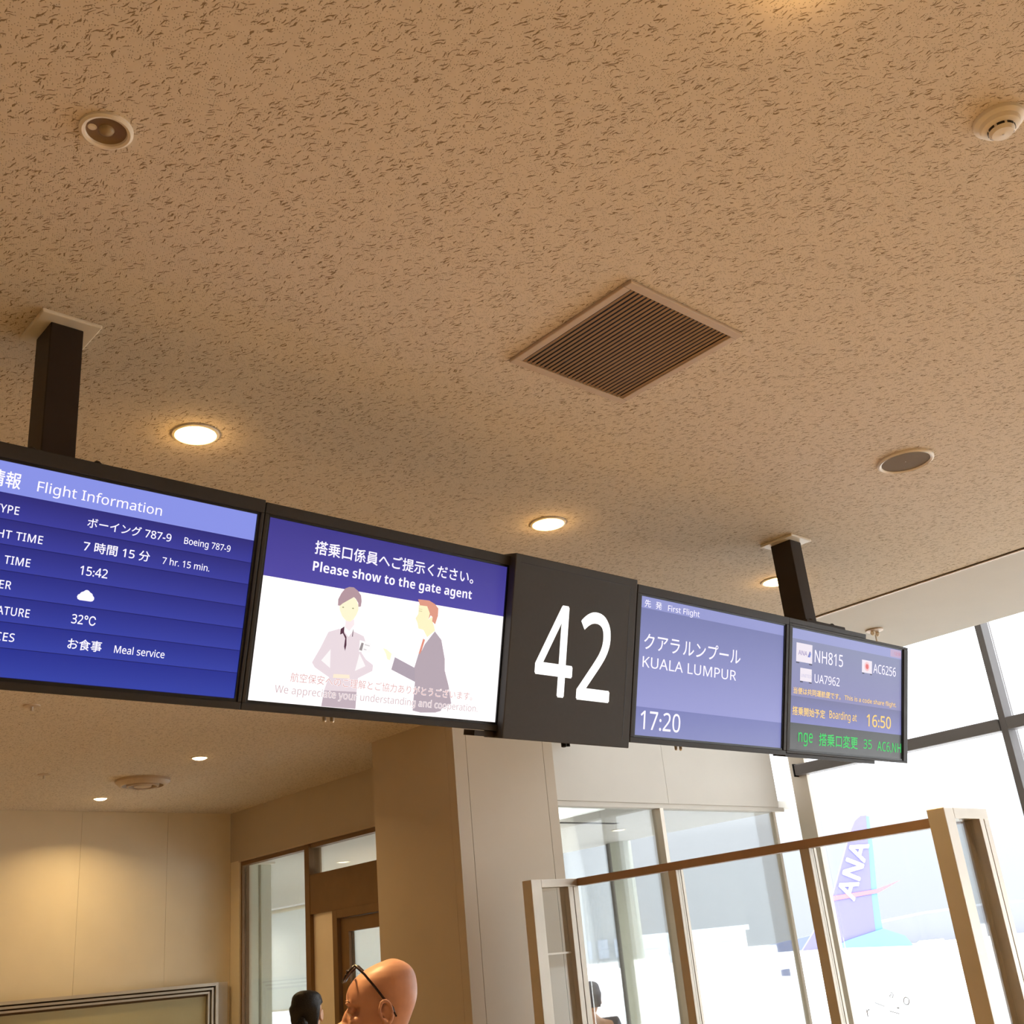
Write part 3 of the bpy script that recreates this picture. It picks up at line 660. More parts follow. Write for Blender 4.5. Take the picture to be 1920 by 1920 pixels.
# display 5 : flight numbers
D5 = monitor('flight_display', 4.053, 4.970, 'rightmost display listing flight numbers with green scrolling text', 0.045, 0.03, 0.536, -0.018)
rect('body_field', 4.053, 4.970, 0.2265, 0.4735, 0, emit('s5_body', (134, 132, 178), 1.0, top=(134, 138, 172)), D5)
rect('header_band', 4.053, 4.970, 0.4735, 0.518, 0, emit('s5_head', (152, 156, 206), 1.0), D5)
rect('boarding_band', 4.053, 4.970, 0.112, 0.2265, 0, emit('s5_band', (126, 128, 188), 1.0, top=(110, 110, 152)), D5)
rect('ticker_band', 4.053, 4.970, 0.0, 0.112, 0, emit('s5_tick', (98, 98, 98), 1.0, top=(74, 76, 78)), D5)
SQ = emit('logo_tile', (236, 226, 236), 1.0)
rect('logo_tile', 4.0905, 4.212, 0.376, 0.458, 0.0004, SQ, D5)
rect('logo_tile', 4.123, 4.211, 0.295, 0.351, 0.0004, SQ, D5)
rect('logo_tile', 4.617, 4.704, 0.379, 0.438, 0.0004, SQ, D5)
LB = emit('logo_blue', (104, 104, 176), 1.0)
text('ANA', 4.105, 4.172, 0.406, 0.020, emit('logo_violet', (150, 132, 186), 1.0), D5, 0.006)
shape('logo_mark', [(4.176, 0.402), (4.186, 0.402), (4.197, 0.428), (4.190, 0.428)], 0.0014, LB, D5)
shape('logo_mark', [(4.184, 0.402), (4.194, 0.402), (4.201, 0.418), (4.198, 0.426)], 0.0016, emit('logo_light_blue', (120, 140, 214), 1.0), D5)
text('UNITED', 4.128, 4.206, 0.312, 0.013, emit('logo_grey', (202, 196, 222), 1.0), D5, 0.01)
lr = emit('logo_red', (222, 96, 96), 1.0)
MR = []
for k in range(22):
    a_ = 2 * math.pi * k / 22 + math.pi / 2
    rr = 0.0155 if k % 2 == 0 else 0.010
    MR.append((4.660 + rr * math.cos(a_) * 1.05, 0.409 + rr * math.sin(a_)))
shape('logo_halo', [(4.660 + 0.022 * math.cos(k * 0.3142), 0.409 + 0.022 * math.sin(k * 0.3142)) for k in range(20)], 0.0008, emit('logo_pink', (240, 196, 200), 1.0), D5)
shape('logo_mark', MR, 0.0014, lr, D5)
for (a_, b_, s_) in ((4.0905, 4.115, 0.369), (4.188, 4.212, 0.369), (4.123, 4.145, 0.289), (4.190, 4.211, 0.289), (4.619, 4.638, 0.373), (4.688, 4.704, 0.373)):
    rect('tile_shadow', a_, b_, s_, s_ + 0.0045, 0.0006, emit('tile_shade', (44, 42, 66), 1.0), D5)
text('NH815', 4.230, 4.456, 0.386, 0.0535, TW, D5, 0.004)
text('UA7962', 4.232, 4.431, 0.2965, 0.0370, TW, D5, 0.004)
text('AC6256', 4.714, 4.917, 0.386, 0.0420, TW, D5, 0.004)
text('当便は共同運航便です。', 4.075, 4.441, 0.2365, 0.0275, TY, D5, 0.014, cjk=True)
text('This is a code share flight.', 4.473, 4.922, 0.2410, 0.0195, TY, D5, 0.012)
text('搭乗開始予定', 4.071, 4.3195, 0.1453, 0.0360, TY, D5, 0.014, cjk=True)
text('Boarding at', 4.353, 4.576, 0.1505, 0.0330, TY, D5, 0.010)
text('16:50', 4.661, 4.8745, 0.1355, 0.0540, TY, D5, 0.010)
text('nge', 4.119, 4.227, 0.0345, 0.052, TG, D5, 0.004)
text('搭乗口変更', 4.276, 4.588, 0.0255, 0.054, TG, D5, 0.010, cjk=True)
text('35', 4.636, 4.707, 0.0330, 0.0400, TG, D5, 0.004)
text('AC6,NH', 4.754, 4.968, 0.0285, 0.0425, TG, D5, 0.004)
rect('status_tile', 4.868, 4.967, 0.479, 0.515, 0.0004, emit('status_pink', (188, 164, 196), 1.0), D5)
text('12:50', 4.902, 4.960, 0.490, 0.014, emit('status_red', (206, 128, 140), 1.0), D5, 0.004)
# rear housings: the displays that face the other way lean back to back with these
def TR(x, s_, d=0.0):
    p = T(x, s_, d); return Vector((p.x, 2 * 2.855 - p.y, p.z))
RH = thing('rear_display_housing', (2.9, 2.95, 2.4), 'dark backs of the displays facing the other way behind the row', 'housing')
for a_, b_ in ((0.42, 1.46), (1.47, 2.30), (3.2, 4.10), (4.11, 4.95)):
    mb = MB(); p = [TR(a_, 0.12, -0.06), TR(b_, 0.12, -0.06), TR(b_, 0.12, 0.0), TR(a_, 0.12, 0.0), TR(a_, 0.53, -0.06), TR(b_, 0.53, -0.06), TR(b_, 0.53, 0.0), TR(a_, 0.53, 0.0)]
    mb.hexa(p); mb.build('casing', M_HOUS, RH, bevel=0.004)
# carrier rails that hold the row
CR = thing('carrier_rail', (2.9, 2.75, 2.9), 'long dark carrier rail along the upper edge of the display row', 'rail')
MB().box(0.50, 2.42, 2.655, 2.80, 2.885, 2.925).build('beam', M_POST, CR, bevel=0.002)
MB().box(3.03, 5.0, 2.655, 2.80, 2.885, 2.925).build('beam', M_POST, CR, bevel=0.002)
tbox(MB(), 4.024, 4.637, 0.5365, 0.557, -0.06, 0.008).build('cap_strip', M_HOUS, D5, bevel=0.001)
tbox(MB(), 4.024, 4.73, -0.034, -0.0185, -0.06, 0.004).build('lower_strip', M_HOUS, D5, bevel=0.001)
# support posts
for xc, yc, lab in ((0.921, 2.712, 'dark square support post hanging at the left of the displays'), (4.353, 2.70, 'dark square support post hanging at the right of the displays')):
    t = thing('support_post', (xc, yc, 3.4), lab, 'post', 'posts carrying the display row')
    MB().box(xc - 0.045, xc + 0.045, yc - 0.052, yc + 0.058, 2.925, 3.388).build('post', M_POST, t, bevel=0.003)
    MB().box(xc - 0.082, xc + 0.082, yc - 0.090, yc + 0.090, 3.388, 3.4).build('mounting_plate', M_WHITE, t, bevel=0.004)
    MB().box(xc - 0.155, xc + 0.155, yc - 0.125, yc + 0.07, 2.943, 2.960).build('foot_bracket', M_POST, t, bevel=0.003)
    for s_ in (-1, 1):
        MB().lathe((xc + s_ * 0.085, yc - 0.10, 2.960), [(0.012, 0), (0.012, 0.008), (0.007, 0.014), (0.003, 0.015)], 12).build('bolt', M_POST, t)

# ------------------------------------------------------------------ glass portal (free-standing partition)
PT = thing('glass_portal', (5.5, 4.2, 0), 'free-standing steel and glass partition in front of the windows', 'partition')
for yf, yb in ((5.73, 5.82), (2.71, 2.803)):
    MB().box(5.30, 5.395, yf, yb, 0, 2.180).build('post', M_STEEL, PT, bevel=0.003)
    MB().box(5.395, 5.745, yf, yb, 2.128, 2.180).build('end_rail', M_STEEL, PT, bevel=0.002)
    MB().box(5.645, 5.690, yf, yb, 0, 2.128).build('post', M_STEEL, PT, bevel=0.002)
    MB().box(5.690, 5.696, yf + 0.01, yb - 0.01, 0, 2.128).build('gasket', M_BLACK, PT)
    MB().box(5.696, 5.745, yf, yb, 0, 2.128).build('post', M_STEEL, PT, bevel=0.002)
    MB().box(5.395, 5.645, (yf + yb) / 2 - 0.005, (yf + yb) / 2 + 0.005, 0.05, 2.128).build('pane', M_GLASS, PT)
MB().box(5.40, 5.64, 5.76, 5.79, 1.70, 1.712).build('glass_rail', M_STEEL, PT)
MB().box(5.735, 5.80, 2.803, 5.73, 2.130, 2.180).build('top_rail', mat('tan_rail', (164, 132, 104), 0.5, 0.1, noise=0.05, nscale=8), PT, bevel=0.002)
for y0 in (3.81, 4.83):
    MB().box(5.74, 5.785, y0, y0 + 0.065, 0, 2.130).build('post', M_STEEL, PT, bevel=0.002)
    MB().box(5.785, 5.79, y0 + 0.006, y0 + 0.06, 0, 2.130).build('gasket', M_BLACK, PT)
    MB().box(5.79, 5.815, y0, y0 + 0.065, 0, 2.130).build('post', M_STEEL, PT, bevel=0.002)
for y0, y1 in ((2.803, 3.81), (3.875, 4.83), (4.895, 5.73)):
    MB().box(5.765, 5.775, y0, y1, 0.05, 2.130).build('pane', M_GLASS, PT)
# faint grey marks on the right-hand pane
def pane_text(body, y, z, size, rot):
    me = raw_text(body, 0.0, 4)
    a_ = math.radians(rot)
    for v in me.vertices:
        px, pz = v.co.x * size, v.co.y * size
        v.co = (5.7635, y - (px * math.cos(a_) - pz * math.sin(a_)), z + px * math.sin(a_) + pz * math.cos(a_))
    return link('pane_mark', me, mat('mark_grey', (120, 118, 120), 0.8, noise=0.05), PT)
pane_text('a', 3.50, 1.318, 0.05, -20); pane_text('O', 3.43, 1.285, 0.055, -25)
pane_text('—', 3.60, 1.28, 0.06, -20); pane_text('—', 3.52, 1.235, 0.06, -15); pane_text('r', 3.66, 1.225, 0.07, 0); pane_text('-', 3.47, 1.25, 0.06, -5)

# ------------------------------------------------------------------ people
def head_rings(scale=1.0, bald=True):
    prof = [(0.000, .080, .030, .022), (0.010, .088, .002, .038), (0.025, .088, -.030, .050), (0.040, .084, -.050, .056), (0.050, .090, -.060, .059),
            (0.060, .086, -.068, .062), (0.068, .090, -.072, .063), (0.076, .085, -.078, .065), (0.095, .086, -.088, .069), (0.112, .082, -.095, .071),
            (0.122, .080, -.099, .073), (0.132, .089, -.102, .074), (0.142, .092, -.104, .0755), (0.160, .090, -.105, .077), (0.178, .084, -.103, .0765),
            (0.195, .072, -.097, .073), (0.210, .053, -.084, .064), (0.222, .030, -.064, .050), (0.230, .006, -.044, .034), (0.2345, -.012, -.028, .014)]
    prof = [(0.000, .078, .030, .022), (0.010, .086, .002, .038), (0.025, .087, -.030, .050), (0.040, .082, -.048, .056), (0.050, .087, -.056, .059), (0.060, .083, -.062, .062), (0.068, .086, -.068, .063), (0.076, .082, -.073, .065), (0.095, .083, -.082, .069), (0.112, .080, -.090, .071), (0.122, .078, -.094, .073), (0.132, .086, -.097, .0745), (0.142, .088, -.099, .076), (0.158, .0865, -.100, .077), (0.174, .080, -.0995, .0765), (0.190, .068, -.097, .0735), (0.204, .050, -.091, .067), (0.216, .029, -.081, .057), (0.2255, .004, -.067, .042), (0.2325, -.020, -.050, .022), (0.2345, -.030, -.040, .008)]
    return prof
def person(root, face_dir, height, skin, name='body', eye=True):
    """continuous skinned body with a modelled head, joined by remeshing; local +Y is forward"""
    X, Y, Z = root.location
    H = height; hz = H - 0.2345           # chin height
    nodes = {'pel': ((0, 0, .53 * H), .115), 'waist': ((0, 0, .61 * H), .105), 'chest': ((0, 0, .74 * H), .125), 'neck0': ((0, -.02, .825 * H), .062), 'neck1': ((0, -.01, hz + .03), .055)}
    edges_ = [('pel', 'waist'), ('waist', 'chest'), ('chest', 'neck0'), ('neck0', 'neck1')]
    for s_, n_ in ((-1, 'l'), (1, 'r')):
        nodes['sh' + n_] = ((s_ * .175, -.01, .80 * H), .058); nodes['el' + n_] = ((s_ * .225, -.03, .625 * H), .042); nodes['wr' + n_] = ((s_ * .235, .06, .485 * H), .029)
        nodes['pa' + n_] = ((s_ * .235, .085, .445 * H), .036)
        nodes['hip' + n_] = ((s_ * .09, 0, .49 * H), .088); nodes['kn' + n_] = ((s_ * .10, .01, .275 * H), .058); nodes['an' + n_] = ((s_ * .10, -.02, .05 * H), .040); nodes['to' + n_] = ((s_ * .11, .13, .018 * H), .032)
        edges_ += [('chest', 'sh' + n_), ('sh' + n_, 'el' + n_), ('el' + n_, 'wr' + n_), ('wr' + n_, 'pa' + n_), ('pel', 'hip' + n_), ('hip' + n_, 'kn' + n_), ('kn' + n_, 'an' + n_), ('an' + n_, 'to' + n_)]
        for k in range(5):
            fx, L = (-.03 + .015 * k, (.07, .085, .09, .08, .06)[k]) if k < 4 else (0, 0)
            if k < 4:
                a_ = 'f%s%d' % (n_, k)
                nodes[a_ + 'a'] = ((s_ * .235 , .085 + fx * 1.2 + .01, .425 * H), .010); nodes[a_ + 'b'] = ((s_ * .232, .095 + fx * 1.2, .425 * H - L * .5), .009); nodes[a_ + 'c'] = ((s_ * .225, .10 + fx * 1.2, .425 * H - L), .007)
                edges_ += [('pa' + n_, a_ + 'a'), (a_ + 'a', a_ + 'b'), (a_ + 'b', a_ + 'c')]
            else:
                nodes['th' + n_ + 'a'] = ((s_ * .215, .125, .445 * H), .011); nodes['th' + n_ + 'b'] = ((s_ * .208, .145, .42 * H), .009)
                edges_ += [('pa' + n_, 'th' + n_ + 'a'), ('th' + n_ + 'a', 'th' + n_ + 'b')]
    def skin_obj(keys, inflate, nm):
        idx = {k: i for i, k in enumerate(keys)}
        me = bpy.data.meshes.new(nm)
        me.from_pydata([nodes[k][0] for k in keys], [(idx[a_], idx[b_]) for a_, b_ in edges_ if a_ in idx and b_ in idx], [])
        o = bpy.data.objects.new(nm, me); COL.objects.link(o)
        md = o.modifiers.new('skin', 'SKIN')
        lay = me.skin_vertices[0].data if me.skin_vertices else None
        if lay is None:
            b = bmesh.new(); b.from_mesh(me); b.verts.layers.skin.verify(); b.to_mesh(me); b.free(); lay = me.skin_vertices[0].data
        for k, i in idx.items():
            r = nodes[k][1] + inflate
            lay[i].radius = (r * (1.25 if k in ('chest', 'pel', 'waist') else 1), r * (0.9 if k in ('chest', 'waist') else 1))
            lay[i].use_root = (k == keys[0])
        o.modifiers.new('sub', 'SUBSURF').levels = 2
        dg = bpy.context.evaluated_depsgraph_get(); dg.update()
        res = bpy.data.meshes.new_from_object(o.evaluated_get(dg))
        bpy.data.objects.remove(o)
        return res
    body = skin_obj(list(nodes), 0, 'b')
    b = bmesh.new(); b.from_mesh(body)
    prof = head_rings()
    rings = []
    N = 36
    for z, f, bk, w2 in prof:
        yc = (f + bk) / 2; ay = (f - bk) / 2; ring = []
        for k in range(N):
            t_ = 2 * math.pi * k / N; cx, cy = math.cos(t_), math.sin(t_)
            ex = 2.25
            px = math.copysign(abs(cx) ** (2 / ex), cx) * w2; py = math.copysign(abs(cy) ** (2 / ex), cy) * ay + yc
            if cy > 0.25 and 0.108 < z < 0.128 and 0.25 < abs(px) / w2 < 0.75: py -= 0.012       # eye sockets
            ring.append(b.verts.new((px, py, hz + z)))
        rings.append(ring)
    for i in range(len(rings) - 1):
        for k in range(N): b.faces.new((rings[i][k], rings[i][(k + 1) % N], rings[i + 1][(k + 1) % N], rings[i + 1][k]))
    b.faces.new(rings[0][::-1]); b.faces.new(rings[-1])
    def blob(cn, r3, rot=0.0, seg=16):
        r_ = bmesh.ops.create_uvsphere(b, u_segments=seg, v_segments=seg // 2, radius=1)
        ca, sa = math.cos(rot), math.sin(rot)
        for v in r_['verts']:
            x_, y_, z_ = v.co.x * r3[0], v.co.y * r3[1], v.co.z * r3[2]
            v.co = (cn[0] + x_, cn[1] + y_ * ca - z_ * sa, hz + cn[2] + y_ * sa + z_ * ca)
    blob((0, .086, .100), (.009, .013, .028), 0.35); blob((0, .102, .082), (.013, .014, .011)); blob((.011, .094, .078), (.008, .010, .007)); blob((-.011, .094, .078), (.008, .010, .007))
    blob((0, .088, .056), (.022, .010, .006)); blob((0, .086, .046), (.020, .010, .006))
    for s_ in (-1, 1):
        blob((s_ * .034, .080, .136), (.020, .008, .006))                    # brow
        blob((s_ * .033, .074, .117), (.013, .011, .010))                    # lids
        blob((s_ * .045, .060, .092), (.016, .018, .014))                    # cheek
        nseg = 18                                                             # ear: helix ring, concha, lobe
        for k in range(nseg):
            t_ = 2 * math.pi * k / nseg
            blob((s_ * (.0885 - .005 * math.cos(t_)), -.018 - .0155 * math.cos(t_) + .003 * math.sin(t_), .108 + .027 * math.sin(t_)), (.0060, .0052, .0052), seg=10)
        blob((s_ * .080, -.020, .106), (.006, .012, .022)); blob((s_ * .0835, -.010, .080), (.0065, .008, .011))
        blob((s_ * .079, -.002, .104), (.005, .004, .006))
    me = bpy.data.meshes.new('m'); bmesh.ops.recalc_face_normals(b, faces=b.faces); b.to_mesh(me); b.free()
    o = bpy.data.objects.new('m', me); COL.objects.link(o)
    rm = o.modifiers.new('r', 'REMESH'); rm.mode = 'VOXEL'; rm.voxel_size = 0.0038 if eye else 0.007
    sm = o.modifiers.new('s', 'SMOOTH'); sm.factor = 0.5; sm.iterations = 3
    dg = bpy.context.evaluated_depsgraph_get(); dg.update()
    me2 = bpy.data.meshes.new_from_object(o.evaluated_get(dg)); bpy.data.objects.remove(o)
    me2.materials.clear(); me2.materials.append(skin)
    for p in me2.polygons: p.use_smooth = True
    bo = bpy.data.objects.new(name, me2); COL.objects.link(bo); bo.parent = root
    def local(name_, me_, material, smooth=True, label=None):
        me_.materials.clear(); me_.materials.append(material)
        for p in me_.polygons: p.use_smooth = smooth
        q = bpy.data.objects.new(name_, me_); COL.objects.link(q); q.parent = root
        if label: q['label'] = label
        return q
    top = ['chest', 'waist', 'pel', 'shl', 'ell', 'wrl', 'shr', 'elr', 'wrr']; leg = ['pel', 'hipl', 'knl', 'anl', 'hipr', 'knr', 'anr']
    shirt = skin_obj(top, 0.010, 's'); trou = skin_obj(leg, 0.014, 't')
    root.rotation_euler = (0, 0, math.atan2(face_dir[1], face_dir[0]) - math.pi / 2)
    return hz, local, shirt, trou

def shoes(local, H):
    for s_ in (-1, 1):
        b = MB(); b.tube([(s_ * .10, -.075, .045), (s_ * .10, -.03, .05), (s_ * .107, .06, .042), (s_ * .112, .14, .034), (s_ * .113, .175, .028)], [.030, .046, .044, .040, .022], 14)
        me = bpy.data.meshes.new('shoe'); b.b.to_mesh(me); b.b.free(); local('shoe', me, M_SHOE)

# bald man in profile, glasses pushed up
MAN = thing('person', (1.829, 2.604, 0), 'bald man in profile with dark glasses pushed up on his head', 'person')
hz, loc_, shirt, trou = person(MAN, (-0.80, 0.60), 1.70, M_SKIN)
loc_('shirt', shirt, M_SHIRT); loc_('trousers', trou, M_TROU); shoes(loc_, 1.7)
def lmesh(mb, smooth=True):
    bmesh.ops.recalc_face_normals(mb.b, faces=mb.b.faces)
    me = bpy.data.meshes.new('x'); mb.b.to_mesh(me); mb.b.free(); return me
gl = MB()
for s_ in (-1, 1):
    gl.tube([(s_ * .074, .058, hz + .226), (s_ * .078, .035, hz + .203), (s_ * .0815, .010, hz + .172), (s_ * .083, -.012, hz + .142), (s_ * .0825, -.034, hz + .118), (s_ * .080, -.043, hz + .095)], [.0032, .0032, .003, .003, .0028, .0025], 8)
    rim = [(s_ * (.040 + .029 * math.cos(k * math.pi / 10)), .080 + .012 * math.sin(k * math.pi / 10) * -1 + .0, hz + .206 + .018 * math.sin(k * math.pi / 10)) for k in range(21)]
    gl.tube(rim, .0026, 8)
    gl.tube([(s_ * .074, .058, hz + .226), (s_ * .069, .076, hz + .210)], .0032, 8)
gl.tube([(-.012, .081, hz + .212), (0, .083, hz + .215), (.012, .081, hz + .212)], .0024, 8)
gg = loc_('spectacles', lmesh(gl), M_FRAMEG, label='dark thin-framed glasses resting on the bald head')
for s_ in (-1, 1):
    b = MB(); b.poly([(s_ * (.040 + .028 * math.cos(k * math.pi / 10)), .080 - .012 * math.sin(k * math.pi / 10), hz + .206 + .017 * math.sin(k * math.pi / 10)) for k in range(20)])
    q = bpy.data.objects.new('lens', lmesh(b)); q.data.materials.append(M_LENS); COL.objects.link(q); q.parent = gg
for s_ in (-1, 1):
    b = MB(); b.tube([(s_ * .018, .0865, hz + .138), (s_ * .032, .0865, hz + .141), (s_ * .050, .0765, hz + .139)], [.0016, .0022, .0014], 8)
    loc_('eyebrow', lmesh(b), mat('brow_hair', (120, 78, 56), 0.8, noise=0.2, nscale=200))
    b = MB(); b.lathe((s_ * .033, .0745, hz + .116), [(0.001, -.0095), (.007, -.007), (.0095, 0), (.007, .007), (.001, .0095)], 16)
    loc_('eye', lmesh(b), mat('eye_white', (220, 205, 195), 0.2, noise=0.02))
# woman with bun
WOM = thing('person', (3.665, 5.93, 0), 'dark-haired woman with a low bun seen from behind', 'person')
hz, loc_, shirt, trou = person(WOM, (0.72, 0.66), 1.625, M_SKIN2, eye=False)
loc_('jacket', shirt, M_SHIRT2); loc_('trousers', trou, M_TROU); shoes(loc_, 1.6)
def hair_mesh(bun=True):
    b = MB(); prof = [p for p in head_rings() if p[0] >= 0.06]; N = 40; rings = []
    for z, f, bk, w2 in prof:
        lift = 0.012
        ff = f + lift if z > 0.165 else (-0.005 if z > 0.10 else -0.03)
        yc = (ff + bk - lift) / 2; ay = (ff - bk + lift) / 2
        rings.append([b.b.verts.new(((w2 + lift) * math.cos(2 * math.pi * k / N), yc + ay * math.sin(2 * math.pi * k / N), hz + z + (0.010 if z > 0.2 else 0))) for k in range(N)])
    for i in range(len(rings) - 1):
        for k in range(N): b.b.faces.new((rings[i][k], rings[i][(k + 1) % N], rings[i + 1][(k + 1) % N], rings[i + 1][k]))
    b.b.faces.new(rings[0][::-1]); b.b.faces.new(rings[-1])
    return lmesh(b)
hr = loc_('hair', hair_mesh(), M_HAIR)
b = MB()
for k in range(26):
    t_ = random.random() * 6.283; u_ = random.uniform(-1, 1); q = math.sqrt(1 - u_ * u_)
    cx, cy, cz = .022 * q * math.cos(t_), -.128 + .014 * u_, hz + .068 + .024 * q * math.sin(t_)
    b.lathe((cx, cy, cz), [(0.002, -.016), (.011, -.010), (.016, 0), (.011, .010), (.002, .016)], 10)
q = bpy.data.objects.new('bun', lmesh(b)); q.data.materials.append(M_HAIR); COL.objects.link(q); q.parent = hr
for p in q.data.polygons: p.use_smooth = True
# figure in the corridor
PER = thing('person', (6.42, 6.42, 0), 'person with hair greyed for glare, half hidden behind the glass portal post beside the column', 'person')
hz, loc_, shirt, trou = person(PER, (0.60, 0.80), 1.49, M_SKIN2, eye=False)
loc_('jacket', shirt, M_SHIRT2); loc_('trousers', trou, M_TROU); shoes(loc_, 1.5)
loc_('hair', hair_mesh(), mat('glare_greyed_hair', (120, 122, 132), 0.7, noise=0.2, nscale=150))  # hair colour greyed to stand for veiling window glare

# ------------------------------------------------------------------ outside: apron, airliner, far buildings
M_APRON = mat('pale_concrete_apron', (226, 226, 224), 0.9, noise=0.04, nscale=0.05)
struct(MB().box(-200, 3000, -1500, 2500, -7, -6.6).build('ground', M_APRON), 'pale concrete apron outside')
M_BLUE = mat('airliner_hazed_blue', (112, 108, 158), 0.45, noise=0.02, nscale=0.2)  # tail blue paled, haze put into the colour
M_SKYB = mat('airliner_light_blue', (104, 144, 182), 0.45, noise=0.02, nscale=0.2)
M_ACW = mat('airliner_white', (236, 238, 242), 0.35, noise=0.02, nscale=0.2)
M_ACR = mat('airliner_pink_line', (196, 112, 120), 0.5, noise=0.02)
AX = Vector((-0.746, 0.666, 0)); TL = Vector((67.9, 42.2, 0))        # towards the nose; tail station
def AP(u, z, v=0.0):                                                     # u metres towards the nose, z height, v sideways
    return TL + AX * u + Vector((0.666, 0.746, 0)) * v + Vector((0, 0, z))
AC = thing('airliner', (TL.x + AX.x * 20, TL.y + AX.y * 20, -6.6), 'white airliner with blue tail fin lettered ANA outside the window', 'airplane')
fus = MB(); N = 28; rings = []
for u, r, zc in ((-9.5, 0.25, -0.3), (-7, 0.9, -0.6), (-3, 1.9, -1.3), (2, 2.75, -1.85), (6, 2.95, -2.0), (44, 2.95, -2.0), (48, 2.6, -2.2), (51, 1.7, -2.6), (52.6, 0.4, -2.9)):
    rings.append([fus.b.verts.new(AP(u, zc + r * math.sin(2 * math.pi * k / N), r * math.cos(2 * math.pi * k / N))) for k in range(N)])
for i in range(len(rings) - 1):
    for k in range(N): fus.b.faces.new((rings[i][k], rings[i][(k + 1) % N], rings[i + 1][(k + 1) % N], rings[i + 1][k]))
fus.b.faces.new(rings[0]); fus.b.faces.new(rings[-1])
fus.build('fuselage', M_ACW, AC, smooth=True)
VN = Vector((0.666, 0.746, 0))
def APL(l, v): return [AP(u, z, v) for u, z in l]
fin = MB().prism(APL([(4.6, 0.4), (1.78, 3.5), (-0.55, 8.05), (-0.92, 8.62), (-1.35, 8.88), (-1.75, 8.88), (-1.42, 6.4), (-1.02, 3.8), (-0.80, 1.6), (-0.7, 0.3)], -0.2), VN * 0.4).build('tail_fin', M_BLUE, AC)
MB().prism(APL([(-1.75, 8.86), (-1.42, 6.4), (-1.02, 3.8), (-0.80, 1.6), (-0.7, 0.3), (-1.6, 0.3), (-1.30, 1.64), (-1.42, 3.78), (-1.75, 6.46), (-1.95, 8.8)], -0.15), VN * 0.3).build('rudder', M_SKYB, AC)
MB().prism(APL([(4.9, 0.0), (3.0, 0.55), (1.2, 1.25), (-1.3, 1.75), (-2.6, 1.2), (-3.0, 0.6), (-1.5, 0.2)], -0.35), VN * 0.4).build('fin_fillet', M_SKYB, AC)
MB().prism(APL([(1.75, 3.72), (1.5, 4.02), (-1.1, 4.15), (-1.5, 4.2), (-3.1, 4.6), (-1.5, 3.95)], -0.24), -VN * 0.02).build('fin_stripe', M_ACR, fin)
def fin_text(body, u0, z0, size, ang, ma, stretch=1.0):
    me = raw_text(body, 0.03, 3); a_ = math.radians(ang)
    for v in me.vertices:
        x_ = v.co.x * size; y_ = v.co.y * size * stretch
        v.co = AP(u0 - (x_ * math.cos(a_) - y_ * math.sin(a_)) , z0 + x_ * math.sin(a_) + y_ * math.cos(a_), -0.28)
    return link('lettering', me, ma, fin)
fin_text('ANA', 0.22, 3.62, 1.85, 63, M_ACW, 0.85)
MWG = mat('wing_grey_blue', (104, 112, 140), 0.5, noise=0.03)
MB().hexa([AP(14, -2.9, 2.8), AP(22, -2.9, 2.8), AP(7.3, 0.3, 25), AP(2, 0.3, 25), AP(14, -2.5, 2.8), AP(22, -2.5, 2.8), AP(7.3, 0.64, 25), AP(2, 0.64, 25)]).build('wing', M_ACW, AC)
MB().prism([AP(7.3, 0.64, 25), AP(-3.4, 1.85, 25), AP(-3.4, 0.6, 25)], VN * 0.5).build('wing_flap', MWG, AC)
MB().hexa([AP(14, -2.9, -2.8), AP(22, -2.9, -2.8), AP(14.5, -0.1, -25), AP(10.8, -0.1, -25), AP(14, -2.5, -2.8), AP(22, -2.5, -2.8), AP(14.5, 0.18, -25), AP(10.8, 0.18, -25)]).build('wing', M_ACW, AC)
MB().prism([AP(13.1, 0.34, -25), AP(10.8, 0.49, -25), AP(10.8, 0.19, -25)], VN * 0.5).build('wing_flap', MWG, AC)
for s_ in (-1, 1):
    MB().prism([AP(-2, -0.4, 1.2 * s_), AP(-6, -0.3, 0.8 * s_), AP(-8.4, 0.7, 9 * s_), AP(-6.6, 0.7, 9 * s_)], Vector((0, 0, -0.2))).build('tailplane', M_ACW, AC)
    MB().lathe(AP(14, -4.0, 9 * s_) - Vector((0, 0, 0)), [(1.2, -2), (1.6, -1), (1.6, 1.6), (1.1, 2.6)], 20, 'X').build('engine', M_ACW, AC, smooth=True)
for u, v in ((46, 0), (20, 3.5), (20, -3.5)):
    MB().lathe(AP(u, -6.05, v), [(0.3, -0.35), (0.55, -0.3), (0.55, 0.3), (0.3, 0.35)], 18, 'Y').build('wheel', M_SHOE, AC)
    MB().tube([AP(u, -6.0, v), AP(u, -4.4, v)], 0.12, 8).build('strut', M_STEELD, AC)
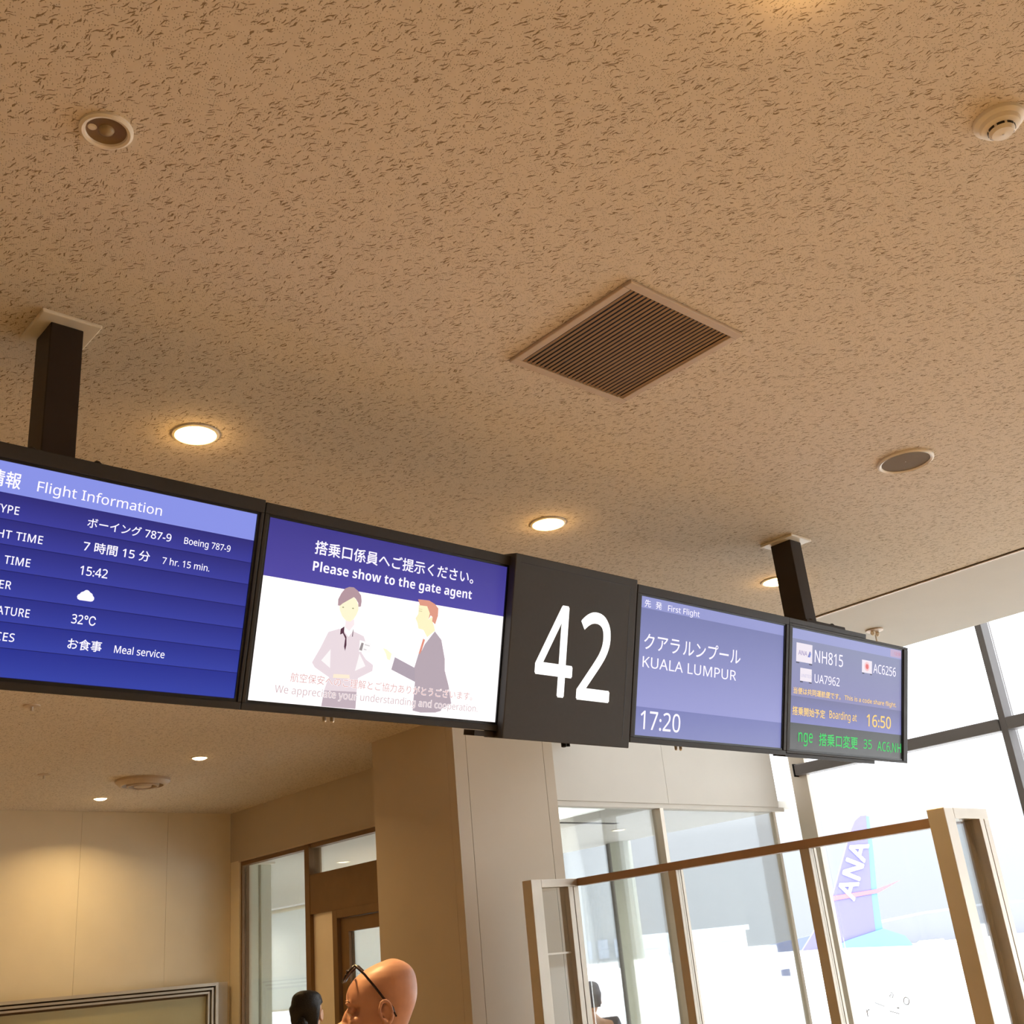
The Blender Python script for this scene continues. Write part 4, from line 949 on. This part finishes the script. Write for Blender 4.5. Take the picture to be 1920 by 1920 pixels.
# far hills and hangars
hb = MB(); base = []
dirs = [(-1, 2.0), (1, 5.5), (3, 8.0), (6, 9.5), (9, 8.2), (12, 9.0), (16, 7.5), (20, 8.0), (26, 6.0), (34, 5.0)]
pts0 = [(700 * math.cos(math.radians(32 - a_)), 700 * math.sin(math.radians(32 - a_)), -6.6) for a_, h_ in dirs]
for i in range(len(dirs) - 1):
    (x0, y0, _), (x1, y1, _) = pts0[i], pts0[i + 1]; h0, h1 = dirs[i][1], dirs[i + 1][1]
    hb.hexa([(x0, y0, -6.6), (x1, y1, -6.6), (x1 * 1.1, y1 * 1.1, -6.6), (x0 * 1.1, y0 * 1.1, -6.6), (x0, y0, h0), (x1, y1, h1), (x1 * 1.1, y1 * 1.1, h1 + 2), (x0 * 1.1, y0 * 1.1, h0 + 2)])
struct(hb.build('hills', mat('hazy_hills', (128, 130, 138), 0.95, noise=0.08, nscale=0.02), None, smooth=False), 'low grey hills on the horizon')
TB = thing('terminal_building', (150, 210, -6.6), 'pale grey terminal building seen through the corridor glass', 'building')
def bdir(a_, r): return (r * math.cos(math.radians(a_)), r * math.sin(math.radians(a_)))
def facade(a0, a1, r, z0, z1, name, ma, par, depth=1.06, lab=None):
    (x0, y0), (x1, y1) = bdir(a0, r), bdir(a1, r)
    return MB().hexa([(x0, y0, z0), (x1, y1, z0), (x1 * depth, y1 * depth, z0), (x0 * depth, y0 * depth, z0), (x0, y0, z1), (x1, y1, z1), (x1 * depth, y1 * depth, z1), (x0 * depth, y0 * depth, z1)]).build(name, ma, par, label=lab)
M_TB = mat('terminal_cladding', (140, 144, 148), 0.8, noise=0.03, nscale=0.1)
facade(42.7, 58, 238, -6.6, 26, 'wall', M_TB, TB)
for k in range(5):
    facade(43.0 + k * 0.8, 43.5 + k * 0.8, 237, 1.5, 5.0, 'window', mat('terminal_windows', (150, 158, 172), 0.3, noise=0.1, nscale=0.2), TB, 1.002)
facade(42.6, 58.2, 236, 25.4, 26.4, 'roof_edge', M_ACW, TB, 1.07)
HG = thing('hangar', (220, 190, -6.6), 'low white hangar beyond the airliner wing', 'building')
facade(37.2, 42.6, 290, -6.6, 5.0, 'wall', mat('hangar_white', (232, 236, 240), 0.8, noise=0.02, nscale=0.1), HG)
facade(37.0, 42.6, 288, 5.0, 5.9, 'roof', mat('hangar_roof', (214, 222, 232), 0.7, noise=0.02, nscale=0.1), HG, 1.08)
for k in range(4):
    facade(37.6 + k * 1.2, 38.5 + k * 1.2, 289, -6.5, 2.5, 'door', mat('hangar_door', (200, 208, 218), 0.7, noise=0.02, nscale=0.1), HG, 1.002)
